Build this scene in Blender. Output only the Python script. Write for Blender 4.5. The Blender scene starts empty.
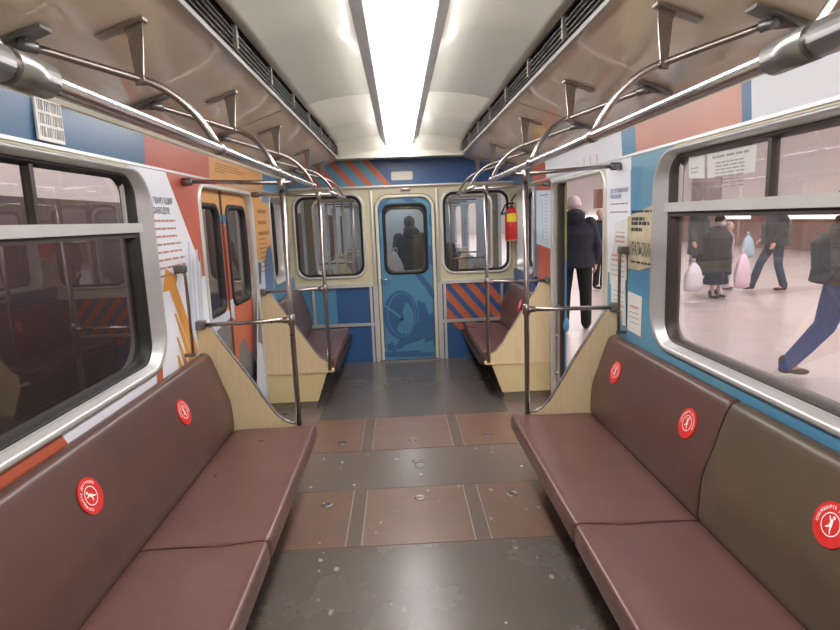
import bpy, bmesh, math, random
from mathutils import Vector, Matrix
random.seed(7)
C = bpy.context.scene.collection
pi = math.pi
W = 1.32            # half width of the lining
H_TRIM = 2.03
Y0, Y1 = -2.6, 6.98

# ------------------------------------------------------------------ materials
MATS = {}
def mat(name, col, rough=.5, metal=0., spec=.5, noise=0., nscale=8., emit=None, estr=0., rnoise=0., col2=None, bump=0., stretch=(1,1,1), coat=0.):
    if name in MATS: return MATS[name]
    m = bpy.data.materials.new(name); m.use_nodes = True
    nt = m.node_tree; b = nt.nodes['Principled BSDF']
    def lin(c): return tuple((x/12.92 if x <= .04045 else ((x+.055)/1.055)**2.4) for x in c)
    c = lin([v/255 for v in col])
    b.inputs['Base Color'].default_value = (*c, 1)
    b.inputs['Roughness'].default_value = rough
    b.inputs['Metallic'].default_value = metal
    b.inputs['Specular IOR Level'].default_value = spec
    b.inputs['Coat Weight'].default_value = coat
    b.inputs['Coat Roughness'].default_value = .1
    if emit:
        b.inputs['Emission Color'].default_value = (*lin([v/255 for v in emit]), 1)
        b.inputs['Emission Strength'].default_value = estr
    if noise or rnoise or bump or col2:
        tc = nt.nodes.new('ShaderNodeTexCoord'); mp = nt.nodes.new('ShaderNodeMapping'); nz = nt.nodes.new('ShaderNodeTexNoise')
        mp.inputs['Scale'].default_value = stretch
        nz.inputs['Scale'].default_value = nscale; nz.inputs['Detail'].default_value = 6; nz.inputs['Roughness'].default_value = .6
        nt.links.new(tc.outputs['Object'], mp.inputs['Vector']); nt.links.new(mp.outputs['Vector'], nz.inputs['Vector'])
        if noise or col2:
            r = nt.nodes.new('ShaderNodeMix'); r.data_type = 'RGBA'
            c2 = lin([v/255 for v in col2]) if col2 else tuple(min(1, x*(1-noise)) for x in c)
            r.inputs[6].default_value = (*c, 1); r.inputs[7].default_value = (*c2, 1)
            cr = nt.nodes.new('ShaderNodeMapRange'); cr.inputs[1].default_value = .3; cr.inputs[2].default_value = .75
            nt.links.new(nz.outputs['Fac'], cr.inputs[0]); nt.links.new(cr.outputs[0], r.inputs[0])
            nt.links.new(r.outputs[2], b.inputs['Base Color'])
        if rnoise:
            mr = nt.nodes.new('ShaderNodeMapRange'); mr.inputs[3].default_value = max(.02, rough-rnoise); mr.inputs[4].default_value = rough+rnoise
            nt.links.new(nz.outputs['Fac'], mr.inputs[0]); nt.links.new(mr.outputs[0], b.inputs['Roughness'])
        if bump:
            bp = nt.nodes.new('ShaderNodeBump'); bp.inputs['Strength'].default_value = bump; bp.inputs['Distance'].default_value = .004
            nt.links.new(nz.outputs['Fac'], bp.inputs['Height']); nt.links.new(bp.outputs['Normal'], b.inputs['Normal'])
    MATS[name] = m
    return m

def glass_mat(name, tint, refl, rough=.0, haze=.0):
    m = bpy.data.materials.new(name); m.use_nodes = True; nt = m.node_tree
    for n in list(nt.nodes): nt.nodes.remove(n)
    o = nt.nodes.new('ShaderNodeOutputMaterial'); mx = nt.nodes.new('ShaderNodeMixShader')
    t = nt.nodes.new('ShaderNodeBsdfTransparent'); g = nt.nodes.new('ShaderNodeBsdfGlossy'); f = nt.nodes.new('ShaderNodeFresnel')
    mu = nt.nodes.new('ShaderNodeMath'); mu.operation = 'MULTIPLY'; mu.inputs[1].default_value = refl
    # the pane reflects alike from either side
    ge = nt.nodes.new('ShaderNodeNewGeometry'); mr = nt.nodes.new('ShaderNodeMapRange')
    mr.inputs[3].default_value = 1.5; mr.inputs[4].default_value = 1/1.5
    nt.links.new(ge.outputs['Backfacing'], mr.inputs[0]); nt.links.new(mr.outputs[0], f.inputs['IOR'])
    t.inputs['Color'].default_value = (*tint, 1); g.inputs['Roughness'].default_value = rough; g.inputs['Color'].default_value = (1,1,1,1)
    nt.links.new(f.outputs[0], mu.inputs[0]); nt.links.new(mu.outputs[0], mx.inputs[0])
    df = nt.nodes.new('ShaderNodeBsdfDiffuse'); df.inputs['Color'].default_value = (.75,.72,.71,1); m2 = nt.nodes.new('ShaderNodeMixShader'); m2.inputs[0].default_value = haze  # milky reflection haze, mixed in as a pale diffuse share
    nt.links.new(t.outputs[0], m2.inputs[1]); nt.links.new(df.outputs[0], m2.inputs[2])
    nt.links.new(m2.outputs[0], mx.inputs[1]); nt.links.new(g.outputs[0], mx.inputs[2]); nt.links.new(mx.outputs[0], o.inputs[0])
    MATS[name] = m; return m

chrome   = mat('polished_steel', (214,214,218), .24, 1, rnoise=.05, nscale=30)
steel    = mat('worn_steel', (158,150,147), .3, 1, rnoise=.08, nscale=20)
darkst   = mat('dark_cast_metal', (126,124,124), .35, .8)
alu      = mat('brushed_aluminium', (204,203,202), .36, .6, noise=.08, nscale=5)
aluw     = mat('silver_painted_metal', (212,211,208), .35, .35, noise=.12, nscale=5)
cream    = mat('cream_enamel', (206,196,166), .38, noise=.1, nscale=4)
creamlt  = mat('pale_cream_plastic', (222,218,200), .32, noise=.06, nscale=3)
soff     = mat('glossy_cream_laminate', (216,200,180), .09, noise=.08, nscale=2, spec=.9)
slat_m   = mat('grey_slat_metal', (150,146,140), .35, .5)
black    = mat('black_rubber', (24,23,24), .55)
darkgap  = mat('dark_cavity', (16,15,15), .8)
gasketb  = mat('brown_rubber', (58,48,42), .5)
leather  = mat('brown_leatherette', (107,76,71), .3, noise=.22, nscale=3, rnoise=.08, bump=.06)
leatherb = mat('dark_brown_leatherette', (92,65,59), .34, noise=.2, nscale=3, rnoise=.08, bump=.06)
olive    = mat('olive_brown_leatherette', (92,78,60), .36, col2=(78,66,56), nscale=2.5, rnoise=.08, bump=.06)
kick     = mat('dark_brown_board', (40,30,27), .5, noise=.3, nscale=6)
wood     = mat('light_wood_laminate', (222,204,166), .38, col2=(210,188,150), nscale=5, stretch=(14,14,1))
basecr   = mat('yellow_cream_board', (214,196,150), .45, noise=.12, nscale=5)
red      = mat('sticker_red', (212,44,40), .4)
white    = mat('sticker_white', (240,238,235), .4)
lightm   = mat('light_diffuser', (255,255,255), .5, emit=(255,252,250), estr=12.5)
housing  = mat('lamp_housing', (190,190,196), .4, noise=.15, nscale=4)
sleevem = mat('sleeve_metal', (150,148,146), .3, .85)
# printed films
f_white = mat('film_white', (226,228,236), .35); f_red = mat('film_brick_red', (188,92,74), .35, noise=.12, nscale=2)
f_redd = mat('film_orange_red', (188,98,72), .35); f_or = mat('film_ochre', (216,160,98), .35, noise=.06, nscale=2)
f_orarrow = mat('film_amber', (218,152,66), .35); f_blue = mat('film_steel_blue', (72,112,150), .3, noise=.12, nscale=2)
f_navy = mat('film_navy', (44,66,104), .35); f_mid = mat('film_royal_blue', (54,92,142), .35, noise=.08, nscale=3)
f_teal = mat('film_teal', (94,144,168), .35, noise=.06, nscale=3); f_sky = mat('film_sky_blue', (82,136,170), .35)
f_dsky = mat('film_deep_sky_blue', (50,98,146), .35)
f_salmon = mat('film_salmon', (208,150,136), .35, noise=.08, nscale=2); f_grey = mat('film_grey', (118,116,118), .35, noise=.3, nscale=20)
f_lgrey = mat('film_light_grey', (196,202,214), .35); f_brown = mat('film_brown', (120,84,74), .35)
ink = mat('ink_dark_blue', (66,72,92), .5); inkg = mat('ink_grey', (150,140,140), .5); inkr = mat('ink_red', (186,132,122), .5); inkb = mat('ink_black', (44,42,40), .5)
inko = mat('ink_ochre', (158,112,66), .5)
paper = mat('aged_paper', (196,186,158), .7, col2=(168,156,128), nscale=14); paperw = mat('white_paper', (214,212,208), .7, noise=.1, nscale=14)
paperb = mat('pale_blue_paper', (198,214,228), .5, noise=.06, nscale=8)
glass_t = glass_mat('clear_window_glass', (.9,.88,.88), 1.3, haze=.10)
glass_d = glass_mat('tinted_window_glass', (.58,.54,.53), 1.3, haze=.02)
glass_e = glass_mat('end_window_glass', (.85,.87,.88), 1.6, haze=.04)
skin = mat('skin', (214,164,140), .5)

# ------------------------------------------------------------------ mesh helpers
class B:
    def __init__(s): s.bm = bmesh.new(); s.ms = []; s.sm = set()
    def mi(s, m):
        if m not in s.ms: s.ms.append(m)
        return s.ms.index(m)
    def _f(s, vs, i, smooth=False):
        try: f = s.bm.faces.new(vs)
        except ValueError: return
        f.material_index = i; f.smooth = smooth
    def box(s, lo, hi, m, M=None, bev=0):
        i = s.mi(m); b2 = bmesh.new(); bmesh.ops.create_cube(b2, size=1)
        for v in b2.verts: v.co = Vector([lo[k] + (v.co[k]+.5)*(hi[k]-lo[k]) for k in range(3)])
        if bev: bmesh.ops.bevel(b2, geom=b2.edges[:], offset=bev, segments=2, affect='EDGES', profile=.6)
        s._merge(b2, i, M, bool(bev))
    def _merge(s, b2, i, M=None, smooth=False):
        mp = {}
        for v in b2.verts: mp[v] = s.bm.verts.new(M @ v.co if M else v.co)
        for f in b2.faces: s._f([mp[v] for v in f.verts], i, smooth)
        b2.free()
    def loft(s, rings, m, closed=True, caps=True, smooth=True):
        i = s.mi(m); R = [[s.bm.verts.new(p) for p in r] for r in rings]; n = len(R[0])
        for a, b in zip(R, R[1:]):
            for k in range(n if closed else n-1):
                s._f([a[k], a[(k+1) % n], b[(k+1) % n], b[k]], i, smooth)
        if caps: s._f(list(reversed(R[0])), i); s._f(R[-1], i)
    def tube(s, pts, r, m, n=12, caps=True, rs=None):
        pts = [Vector(p) for p in pts]; rings = []; up = None
        for k, p in enumerate(pts):
            t = ((pts[min(k+1, len(pts)-1)] - pts[max(k-1, 0)])).normalized()
            if up is None: up = Vector((0,0,1)) if abs(t.z) < .9 else Vector((0,1,0))
            a = t.cross(up).normalized(); b = a.cross(t).normalized(); up = b
            rr = rs[k] if rs else r
            rings.append([p + a*math.cos(2*pi*j/n)*rr + b*math.sin(2*pi*j/n)*rr for j in range(n)])
        s.loft(rings, m, caps=caps)
    def sphere(s, c, r, m, seg=14):
        b2 = bmesh.new(); bmesh.ops.create_uvsphere(b2, u_segments=seg, v_segments=max(6, seg//2+1), radius=1)
        rr = r if hasattr(r, '__len__') else (r, r, r)
        for v in b2.verts: v.co = Vector((c[0]+v.co.x*rr[0], c[1]+v.co.y*rr[1], c[2]+v.co.z*rr[2]))
        s._merge(b2, s.mi(m), None, True)
    def poly(s, fr, pts, c, m):
        s._f([s.bm.verts.new(fr(a, b, c)) for a, b in pts], s.mi(m))
    def prism(s, fr, pts, c0, c1, m, smooth=False):
        s.loft([[fr(a, b, c0) for a, b in pts], [fr(a, b, c1) for a, b in pts]], m, smooth=smooth)
    def mesh(s, me, fn, m):
        i = s.mi(m); vs = [s.bm.verts.new(fn(v.co)) for v in me.vertices]
        for p in me.polygons: s._f([vs[k] for k in p.vertices], i)
    def build_each(s, name, parent, **kw):
        # one object per separate piece
        seen = set(); out = []
        for v0 in list(s.bm.verts):
            if v0 in seen: continue
            st = [v0]; seen.add(v0); comp = [v0]
            while st:
                v = st.pop()
                for e in v.link_edges:
                    o = e.other_vert(v)
                    if o not in seen: seen.add(o); st.append(o); comp.append(o)
            out.append(comp)
        for comp in out:
            b = B(); b.ms = list(s.ms); mp = {v: b.bm.verts.new(v.co) for v in comp}
            for f in {f for v in comp for f in v.link_faces}: b._f([mp[v] for v in f.verts], f.material_index, f.smooth)
            b.build(name, parent, **kw)
        s.bm.free()
    def build(s, name, parent=None, label=None, cat=None, group=None, kind=None, loc=None):
        bmesh.ops.recalc_face_normals(s.bm, faces=s.bm.faces[:])
        if loc:
            for v in s.bm.verts: v.co -= Vector(loc)
        me = bpy.data.meshes.new(name); s.bm.to_mesh(me); s.bm.free()
        for m in s.ms: me.materials.append(m)
        o = bpy.data.objects.new(name, me); C.objects.link(o)
        if loc: o.location = loc
        if parent: o.parent = parent
        return tag(o, label, cat, group, kind)
def tag(o, label=None, cat=None, group=None, kind=None):
    for k, v in (('label', label), ('category', cat), ('group', group), ('kind', kind)):
        if v: o[k] = v
    return o
def thing(name, label, cat, loc=(0,0,0), group=None, rz=0, kind=None):
    o = bpy.data.objects.new(name, None); C.objects.link(o); o.location = loc; o.rotation_euler = (0,0,rz); o.empty_display_size = .1
    return tag(o, label, cat, group, kind)
def fr_left(a, b, c):  return Vector((-W + c, a, b))      # a = car length, b = height, c = towards the aisle
def fr_right(a, b, c): return Vector((W - c, a, b))
def fr_side(s): return (lambda a, b, c: Vector((s*(W - c), a, b)))
def fr_end(a, b, c): return Vector((a, Y1 - c, b))
def fr_floor(a, b, c): return Vector((a, b, c))
def fr_band(s):
    def f(a, b, c): return Vector((s*(W - c - .012*(b-H_TRIM)/.17), a, b))
    return f
def rr(a0, a1, b0, b1, r, n=6):
    out = []
    for (cx, cy, st) in ((a1-r, b1-r, 0), (a0+r, b1-r, .5), (a0+r, b0+r, 1), (a1-r, b0+r, 1.5)):
        for k in range(n+1):
            t = (st + .5*k/n)*pi; out.append((cx + r*math.cos(t), cy + r*math.sin(t)))
    return out
def plate_mesh(outer, holes, th):
    cu = bpy.data.curves.new('p', 'CURVE'); cu.dimensions = '2D'; cu.fill_mode = 'BOTH'; cu.extrude = th/2
    for pts in [outer] + holes:
        sp = cu.splines.new('POLY'); sp.points.add(len(pts)-1); sp.use_cyclic_u = True
        for p, q in zip(sp.points, pts): p.co = (q[0], q[1], 0, 1)
    ob = bpy.data.objects.new('p', cu); me = bpy.data.meshes.new_from_object(ob)
    bpy.data.objects.remove(ob); bpy.data.curves.remove(cu)
    return me
def add_plate(b, fr, outer, holes, c0, c1, m):
    me = plate_mesh(outer, holes, abs(c1-c0)); mid = (c0+c1)/2
    b.mesh(me, lambda v: fr(v.x, v.y, mid + v.z), m); bpy.data.meshes.remove(me)
def add_text(b, fr, txt, a, bb, size, c, m, sgn=1, width=1., bold=0., align='LEFT', rot=0., spacing=1.):
    cu = bpy.data.curves.new('t', 'FONT'); cu.body = txt; cu.size = size; cu.offset = bold; cu.align_x = align; cu.resolution_u = 2
    cu.space_line = spacing
    ob = bpy.data.objects.new('t', cu); me = bpy.data.meshes.new_from_object(ob)
    cs, sn = math.cos(rot), math.sin(rot)
    b.mesh(me, lambda v: fr(a + sgn*(v.x*cs*width - v.y*sn), bb + v.x*sn + v.y*cs, c), m)
    bpy.data.objects.remove(ob); bpy.data.curves.remove(cu); bpy.data.meshes.remove(me)
def text_lines(b, fr, a, bb, w, n, dz, hgt, c, m, sgn=1, rnd=random):
    # small body copy: rows of word-sized bars, too small in the photo to read
    for k in range(n):
        x = 0
        while x < w*.97:
            l = min(w - x, rnd.uniform(.12, .3)*w)
            z = bb - k*dz
            b.poly(fr, [(a+sgn*x, z), (a+sgn*(x+l*.85), z), (a+sgn*(x+l*.85), z+hgt), (a+sgn*x, z+hgt)], c, m)
            x += l
def bez(p0, p1, p2, p3, n=10):
    p0, p1, p2, p3 = map(Vector, (p0, p1, p2, p3))
    return [p0*(1-t)**3 + p1*3*t*(1-t)**2 + p2*3*t*t*(1-t) + p3*t**3 for t in (k/n for k in range(n+1))]

# ------------------------------------------------------------------ floor
FM = mat('floor_linoleum', (106,94,86), .32, col2=(118,105,97), nscale=3.2, rnoise=.14, bump=.08)
FT = mat('floor_hatch_linoleum', (120,94,81), .33, col2=(106,86,75), nscale=5, rnoise=.12, bump=.08)
fl_edge = mat('hatch_edge_metal', (170,164,156), .35, .6); fl_dirt = mat('worn_seam', (98,84,74), .6, noise=.2, nscale=30)
b = B(); b.box((-W-.06, Y0, -.1), (W+.06, Y1+.05, 0), FM); floor = b.build('floor', kind='structure')
def scuffs():
    b = B(); sc = mat('dried_scuff', (168,160,150), .6)
    for k in range(46):
        x, y = random.uniform(-.7,.75), random.uniform(1.3,4.2); r = random.uniform(.004,.014)
        pts = [(x + r*random.uniform(.5,1.4)*math.cos(t*pi/4), y + r*random.uniform(.6,2.4)*math.sin(t*pi/4)) for t in range(8)]
        b.poly(fr_floor, pts, .0036, sc)
    return b.build('floor_scuffs', floor, 'pale dried scuffs and specks')
scuffs()
b = B()   # darker worn runner plates between the hatch rows
b.box((-.80, 3.54, 0), (.86, 4.17, .0015), mat('grey_runner', (102,92,85), .25, col2=(109,98,90), nscale=2, rnoise=.05))
b.box((-.82, 4.92, 0), (.86, Y1-.02, .0015), mat('worn_runner', (88,82,77), .24, col2=(93,87,82), nscale=2, rnoise=.05))
b.box((-.82, Y0+.02, 0), (.86, 2.86, .0015), mat('near_runner', (96,86,78), .27, col2=(104,94,86), nscale=1.6, rnoise=.05))
b.build('floor_runner', floor)
for (ya, yb) in ((2.87, 3.53), (4.18, 4.91)):
    for (xa, xb) in ((-.84, -.40), (-.32, .30), (.38, .86)):
        b = B(); b.box((xa, ya, 0), (xb, yb, .003), FT)
        if xa < 0: b.box((xb-.006, ya, .003), (xb, yb, .0045), fl_edge)
        if xb > 0: b.box((xa, ya, .003), (xa+.006, yb, .0045), fl_edge)
        h = b.build('floor_hatch', floor)
    for xa in (-.40, .30):
        b = B(); b.box((xa, ya, 0), (xa+.08, yb, .0025), fl_dirt); b.build('hatch_seam', floor)
def lock(x, y):
    b = B(); n = 20
    ring = lambda r, z: [Vector((x+r*math.cos(2*pi*k/n), y+r*math.sin(2*pi*k/n), z)) for k in range(n)]
    b.loft([ring(.036,.003), ring(.034,.006), ring(.024,.0065), ring(.022,.005)], steel)
    b.box((x-.02, y-.004, .005), (x+.02, y+.004, .0068), darkst)
    b.build('hatch_lock', floor)
for x, y in [(-0.559, 3.359), (0.014, 3.386), (0.588, 3.374), (-0.564, 4.365), (-0.006, 4.354), (0.591, 4.380), (0.013, 3.948), (0.031, 3.860)]: lock(x, y)

# ------------------------------------------------------------------ side walls
def window_hole(ya, yb, za, zb, r): return rr(ya, yb, za, zb, r)
WIN = (1.39, 3.10, .985, 2.01)
EWIN = (5.86, 6.76, 1.09, 2.0)
DOOR = (3.86, 5.19)
def side_wall(s):
    fr = fr_side(s); b = B()
    door = rr(DOOR[0], DOOR[1], .012, 1.975, .10)
    # door hole reaches the floor: square lower corners
    door = [p for p in door if p[1] > 1] + [(DOOR[0], .012), (DOOR[1], .012)]
    holes = [window_hole(WIN[0]+.03, WIN[1]-.03, WIN[2]+.03, WIN[3]-.02, .16), door, window_hole(EWIN[0]+.02, EWIN[1]-.02, EWIN[2]+.02, EWIN[3]-.02, .1)]
    add_plate(b, fr, [(Y0, 0), (Y1, 0), (Y1, H_TRIM), (Y0, H_TRIM)], holes, -.035, 0, cream)
    o = b.build('wall_left' if s < 0 else 'wall_right', kind='structure')
    # upper band lining + cream moulding
    b = B(); fb = fr_band(s)
    b.loft([[fb(Y0, H_TRIM, 0), fb(Y0, 2.2, 0), fb(Y0, 2.2, -.03), fb(Y0, H_TRIM, -.03)], [fb(Y1, H_TRIM, 0), fb(Y1, 2.2, 0), fb(Y1, 2.2, -.03), fb(Y1, H_TRIM, -.03)]], cream, smooth=False)
    b.build('upper_lining', o)
    b = B(); x = s
    b.loft([[(x*1.325, y, 2.18), (x*1.298, y, 2.19), (x*1.285, y, 2.215), (x*1.27, y, 2.225), (x*1.325, y, 2.235)] for y in (Y0, Y1)], creamlt, smooth=False)
    b.build('cream_moulding', o)
    b = B(); b.box((s*W - (.008 if s > 0 else -.0), Y0, H_TRIM-.008), (s*W + (.0 if s > 0 else .008), Y1, H_TRIM+.006), alu)
    b.build('trim_strip', o)
    return o
wl, wr = side_wall(-1), side_wall(1)

def big_window(s, n):
    fr = fr_side(s); ya, yb, za, zb = WIN
    t = thing('window_%d' % n, None, None, (0,0,0), kind='structure')
    L = lambda ia, ib0, ib1, r, c: [fr(p[0], p[1], c) for p in rr(ya+ia, yb-ia, za+ib0, zb-ib1, r, 8)]
    b = B()
    b.loft([L(.03,.03,.03,.17,-.02), L(0,0,0,.2,.001), L(0,0,0,.2,.014), L(.012,.012,.01,.19,.02), L(.03,.03,.018,.175,.012), L(.075,.035,.028,.13,-.03), L(.085,.045,.032,.12,-.035), L(.085,.045,.032,.12,-.09)], alu, caps=False)
    b.build('window_frame', t)
    b = B()
    for k in range(5):   # ridges along the sill
        z = za + .021 + .0022*k; c = .006 - .009*k
        b.box((min(s*(W-c), s*(W-c+.003)), ya+.2, z), (max(s*(W-c), s*(W-c+.003)), yb-.2, z+.006), slat_m)
    b.build('sill_ridges', t)
    b = B(); b.loft([L(.08,.04,.03,.12,-.035), L(.09,.05,.036,.11,-.03), L(.105,.055,.042,.10,-.04), L(.13,.065,.05,.09,-.07), L(.13,.065,.05,.09,-.09), L(.08,.04,.03,.12,-.09)], gasketb if s > 0 else black, caps=False)
    b.build('gasket', t)
    zt = 1.70
    b = B(); b.prism(fr, [(ya+.085, zt), (yb-.085, zt), (yb-.085, zt+.045), (ya+.085, zt+.045)], -.012, -.085, aluw)
    b.build('transom', t)
    b = B(); b.prism(fr, [(ya+.1, zt-.024), (yb-.1, zt-.024), (yb-.1, zt), (ya+.1, zt)], -.03, -.083, gasketb)
    ym = 2.225
    b.prism(fr, [(ym-.012, zt+.04), (ym+.012, zt+.04), (ym+.012, zb-.04), (ym-.012, zb-.04)], -.05, -.085, gasketb)
    b.build('transom_seal', t)
    b = B(); b.prism(fr, [(yb-.15, zt+.045), (yb-.135, zt+.045), (yb-.135, zb-.05), (yb-.15, zb-.05)], -.06, -.075, alu); b.build('slider_rail', t)
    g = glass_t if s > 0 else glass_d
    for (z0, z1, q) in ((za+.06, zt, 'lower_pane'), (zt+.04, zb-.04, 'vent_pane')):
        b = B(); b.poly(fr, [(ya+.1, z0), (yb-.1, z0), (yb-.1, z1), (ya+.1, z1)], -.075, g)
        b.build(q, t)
    return t
w1 = big_window(-1, 1); w2 = big_window(1, 2)
def end_side_window(s, n):
    fr = fr_side(s); ya, yb, za, zb = EWIN
    t = thing('window_%d' % n, None, None, kind='structure')
    L = lambda i, r, c: [fr(p[0], p[1], c) for p in rr(ya+i, yb-i, za+i, zb-i, r, 6)]
    b = B(); b.loft([L(.02,.1,-.02), L(0,.12,.001), L(0,.12,.014), L(.014,.11,.02), L(.03,.1,.0), L(.045,.1,-.12), L(.045,.1,-.15)], alu, caps=False); b.build('window_frame', t)
    b = B(); b.loft([L(.04,.08,-.12), L(.07,.08,-.125), L(.075,.07,-.15), L(.04,.08,-.15)], black, caps=False); b.build('gasket', t)
    b = B(); b.poly(fr, [(ya+.08, za+.08), (yb-.08, za+.08), (yb-.08, zb-.08), (ya+.08, zb-.08)], -.14, glass_d if s < 0 else glass_e); b.build('pane', t)
end_side_window(-1, 3); end_side_window(1, 4)

# ------------------------------------------------------------------ door frames
for s, n in ((-1, 1), (1, 2)):
    fr = fr_side(s); a, bq = DOOR
    def path(i): 
        pts = [p for p in rr(a-i, bq+i, .0, 1.975+i, .10+i, 6) if p[1] > 1]
        return [(bq+i, .0)] + pts + [(a-i, .0)]
    b = B(); R = []
    for i, c in ((0, -.1), (-.004, -.03), (-.004, .010), (.002, .014), (.022, .013), (.028, .001)):
        R.append([fr(p[0], p[1], c) for p in path(i)])
    b.loft(R, aluw, closed=False, caps=False)
    b.build('door_frame', wl if s < 0 else wr)
# closed doors on the left
dl = thing('door_1', None, None, kind='structure')
def fr_door(a, b, c): return Vector((-W - .05 + c, a, b))
def fr_dr(a, b, c): return Vector((-W - .05 + c, a, b))
ys = 4.37 + .12
seam = [(4.478, 1.536)][0][0]
for k, (ya, yb) in enumerate(((DOOR[0]-.06, seam-.006), (seam+.006, DOOR[1]+.06))):
    leaf = thing('door_leaf', None, None); leaf.parent = dl
    wa, wb = (ya+.12, seam-.10) if k == 0 else (seam+.11, DOOR[1]-.075)
    wz = (1.10, 1.86)
    b = B(); add_plate(b, fr_door, [(ya, .02), (yb, .02), (yb, 1.98), (ya, 1.98)], [rr(wa, wb, wz[0], wz[1], .09)], -.035, 0, f_or)
    b.build('leaf_panel', leaf)
    b = B()
    b.loft([[fr_door(p[0], p[1], c) for p in rr(wa+i, wb-i, wz[0]+i, wz[1]-i, .09-i*.6)] for i, c in ((-.02,.001), (-.018,.012), (.012,.014), (.022,-.004), (.022,-.03))], black, caps=False)
    b.build('window_gasket', leaf)
    b = B(); b.poly(fr_door, rr(wa+.01, wb-.01, wz[0]+.01, wz[1]-.01, .07), -.014, glass_d); b.build('leaf_glass', leaf)
    # printed film of the leaf
    b = B(); ea, eb = max(ya, DOOR[0]-.05), min(yb, DOOR[1]+.05)
    def strip(z0, z1, m, c=.0012, a0=None, a1=None):
        a0 = ea if a0 is None else a0; a1 = eb if a1 is None else a1
        # leave the window opening free
        add_plate(b, fr_door, [(a0, z0), (a1, z0), (a1, z1), (a0, z1)], [], c, c+.0006, m)
    m_lo = f_redd
    for (x0, x1) in ((ea, wa-.02), (wb+.02, eb)):
        strip(1.10, 1.74 if k == 0 else 1.72, f_red, a0=x0, a1=x1)
    if k == 0:
        strip(.02, 1.08, f_grey)
        b.poly(fr_door, [(ea, .95), (seam-.01, 1.02), (seam-.01, 1.08), (ea, 1.08)], .0026, f_lgrey)
        b.poly(fr_door, [(seam-.16, .3), (seam-.01, .45), (seam-.01, .95), (seam-.1, .8)], .0026, f_brown)
        b.poly(fr_door, [(ea, .3), (ea+.1, .34), (ea+.2, .9), (ea, .8)], .0026, f_dsky)
    else:
        strip(.02, 1.08, f_redd)
        strip(.02, 1.9, f_white, .0026, a0=DOOR[1]-.06+.0, a1=DOOR[1]-.02) if False else None
        b.poly(fr_door, [(eb-.3, .0+.05), (eb, .05), (eb, 1.3), (eb-.06, 1.3), (eb-.1, .9), (eb-.22, .55)], .0034, f_white)
        b.poly(fr_door, [(seam+.01, .05), (eb-.02, .05), (eb-.02, .42), (eb-.2, .55), (seam+.3, .8), (seam+.16, .76), (seam+.12, .62), (seam+.01, .5)], .0042, f_grey)
        b.poly(fr_door, [(seam+.01, 1.02), (seam+.1, .98), (seam+.1, 1.15), (seam+.01, 1.15)], .0042, f_lgrey)
    b.poly(fr_door, [(seam+(-.1 if k == 0 else .008), 1.72), (seam+(-.008 if k == 0 else .12), 1.76), (seam+(-.008 if k == 0 else .12), 1.80), (seam+(-.06 if k == 0 else .008), 1.80)], .0045, f_blue)
    b.build('printed_film', leaf)
    b = B(); e = seam - .008 if k == 0 else seam + .008
    b.box((-W-.085, min(e, e+(.014 if k else -.014)), .02), (-W-.046, max(e, e+(.014 if k else -.014)), 1.98), gasketb); b.build('rubber_edge', leaf)
# open door on the right: leaf ends standing out of their pockets
dr = thing('door_2', None, None, kind='structure')
jamb_g = mat('green_grey_paint', (130,132,94), .4); jamb_b = mat('blue_paint', (86,130,168), .35)
leafd = thing('door_leaf', None, None); leafd.parent = dr
b = B(); b.box((W+.045, 5.16, .02), (W+.08, 5.8, 1.98), mat('leaf_brown_enamel', (96,84,72), .45)); b.build('leaf_panel', leafd)
b = B(); b.box((W+.04, 5.12, .02), (W+.088, 5.165, 1.97), gasketb); b.build('rubber_edge', leafd)
b = B(); b.box((W+.088, 5.085, 1.30), (W+.10, 5.9, 1.98), jamb_g); b.box((W+.088, 5.085, .0), (W+.10, 5.9, 1.30), jamb_b)
b.sphere((W+.10, 5.10, .72), (.03, .03, .07), jamb_b); b.build('outer_door_edge', dr)
b = B(); b.box((W-.0, DOOR[0]-.1, -.02), (W+.16, DOOR[1]+.1, .006), alu); b.build('door_sill', dr)
b = B(); b.box((W+.02, 5.10, .2), (W+.045, 5.14, .9), steel); b.sphere((W+.02, 5.1, .28), .02, steel, 8); b.sphere((W+.02, 5.1, .62), .016, steel, 8); b.build('door_mechanism', dr)
b = B()
for s in (-1, 1):
    pass

# ------------------------------------------------------------------ printed films on the side walls
b = B(); fr = fr_left
b.poly(fr, [(3.45,2.022),(3.845,2.022),(3.845,.9),(3.78,.9),(3.78,1.9)], .0008, f_red)
b.poly(fr, [(3.7,1.4),(3.845,1.4),(3.845,.02),(3.7,.02)], .0010, f_white)
b.poly(fr, [(3.845,2.022),(4.25,2.022),(4.25,1.985),(3.845,1.985)], .0010, f_red)
b.poly(fr, [(4.25,2.022),(5.2,2.022),(5.2,1.985),(4.25,1.985)], .0010, f_or)
b.poly(fr, [(5.2,2.022),(5.9,2.022),(5.9,1.4),(5.2,1.4)], .0006, f_or)
b.poly(fr, [(5.2,1.4),(5.9,1.4),(5.9,.02),(5.2,.02)], .0006, f_lgrey)
b.poly(fr, [(5.62,2.022),(5.875,2.022),(5.875,1.0),(5.80,1.0)], .0009, f_sky)
b.poly(fr, [(2.88,2.022)] + [(3.348, 2.024), (3.754, 1.489), (3.695, 1.260)] + [(3.83,.9),(2.98,.9),(2.98,.985),(3.04,1.03),(3.075,1.1),(3.075,1.84),(3.04,1.93),(2.98,1.99)], .0012, f_white)
b.poly(fr, [(3.348, 2.024), (3.910, 2.015), (3.754, 1.489)], .0018, f_red)
b.poly(fr, [(3.483, 1.931), (3.636, 1.789), (3.787, 1.602), (3.754, 1.489)], .0024, f_redd)
b.poly(fr, [(3.205, 1.499), (3.355, 1.445), (3.327, 1.397), (3.578, 0.953), (3.539, 0.939), (3.475, 0.942), (3.224, 1.377), (3.132, 1.378)], .0026, f_orarrow)
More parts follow.
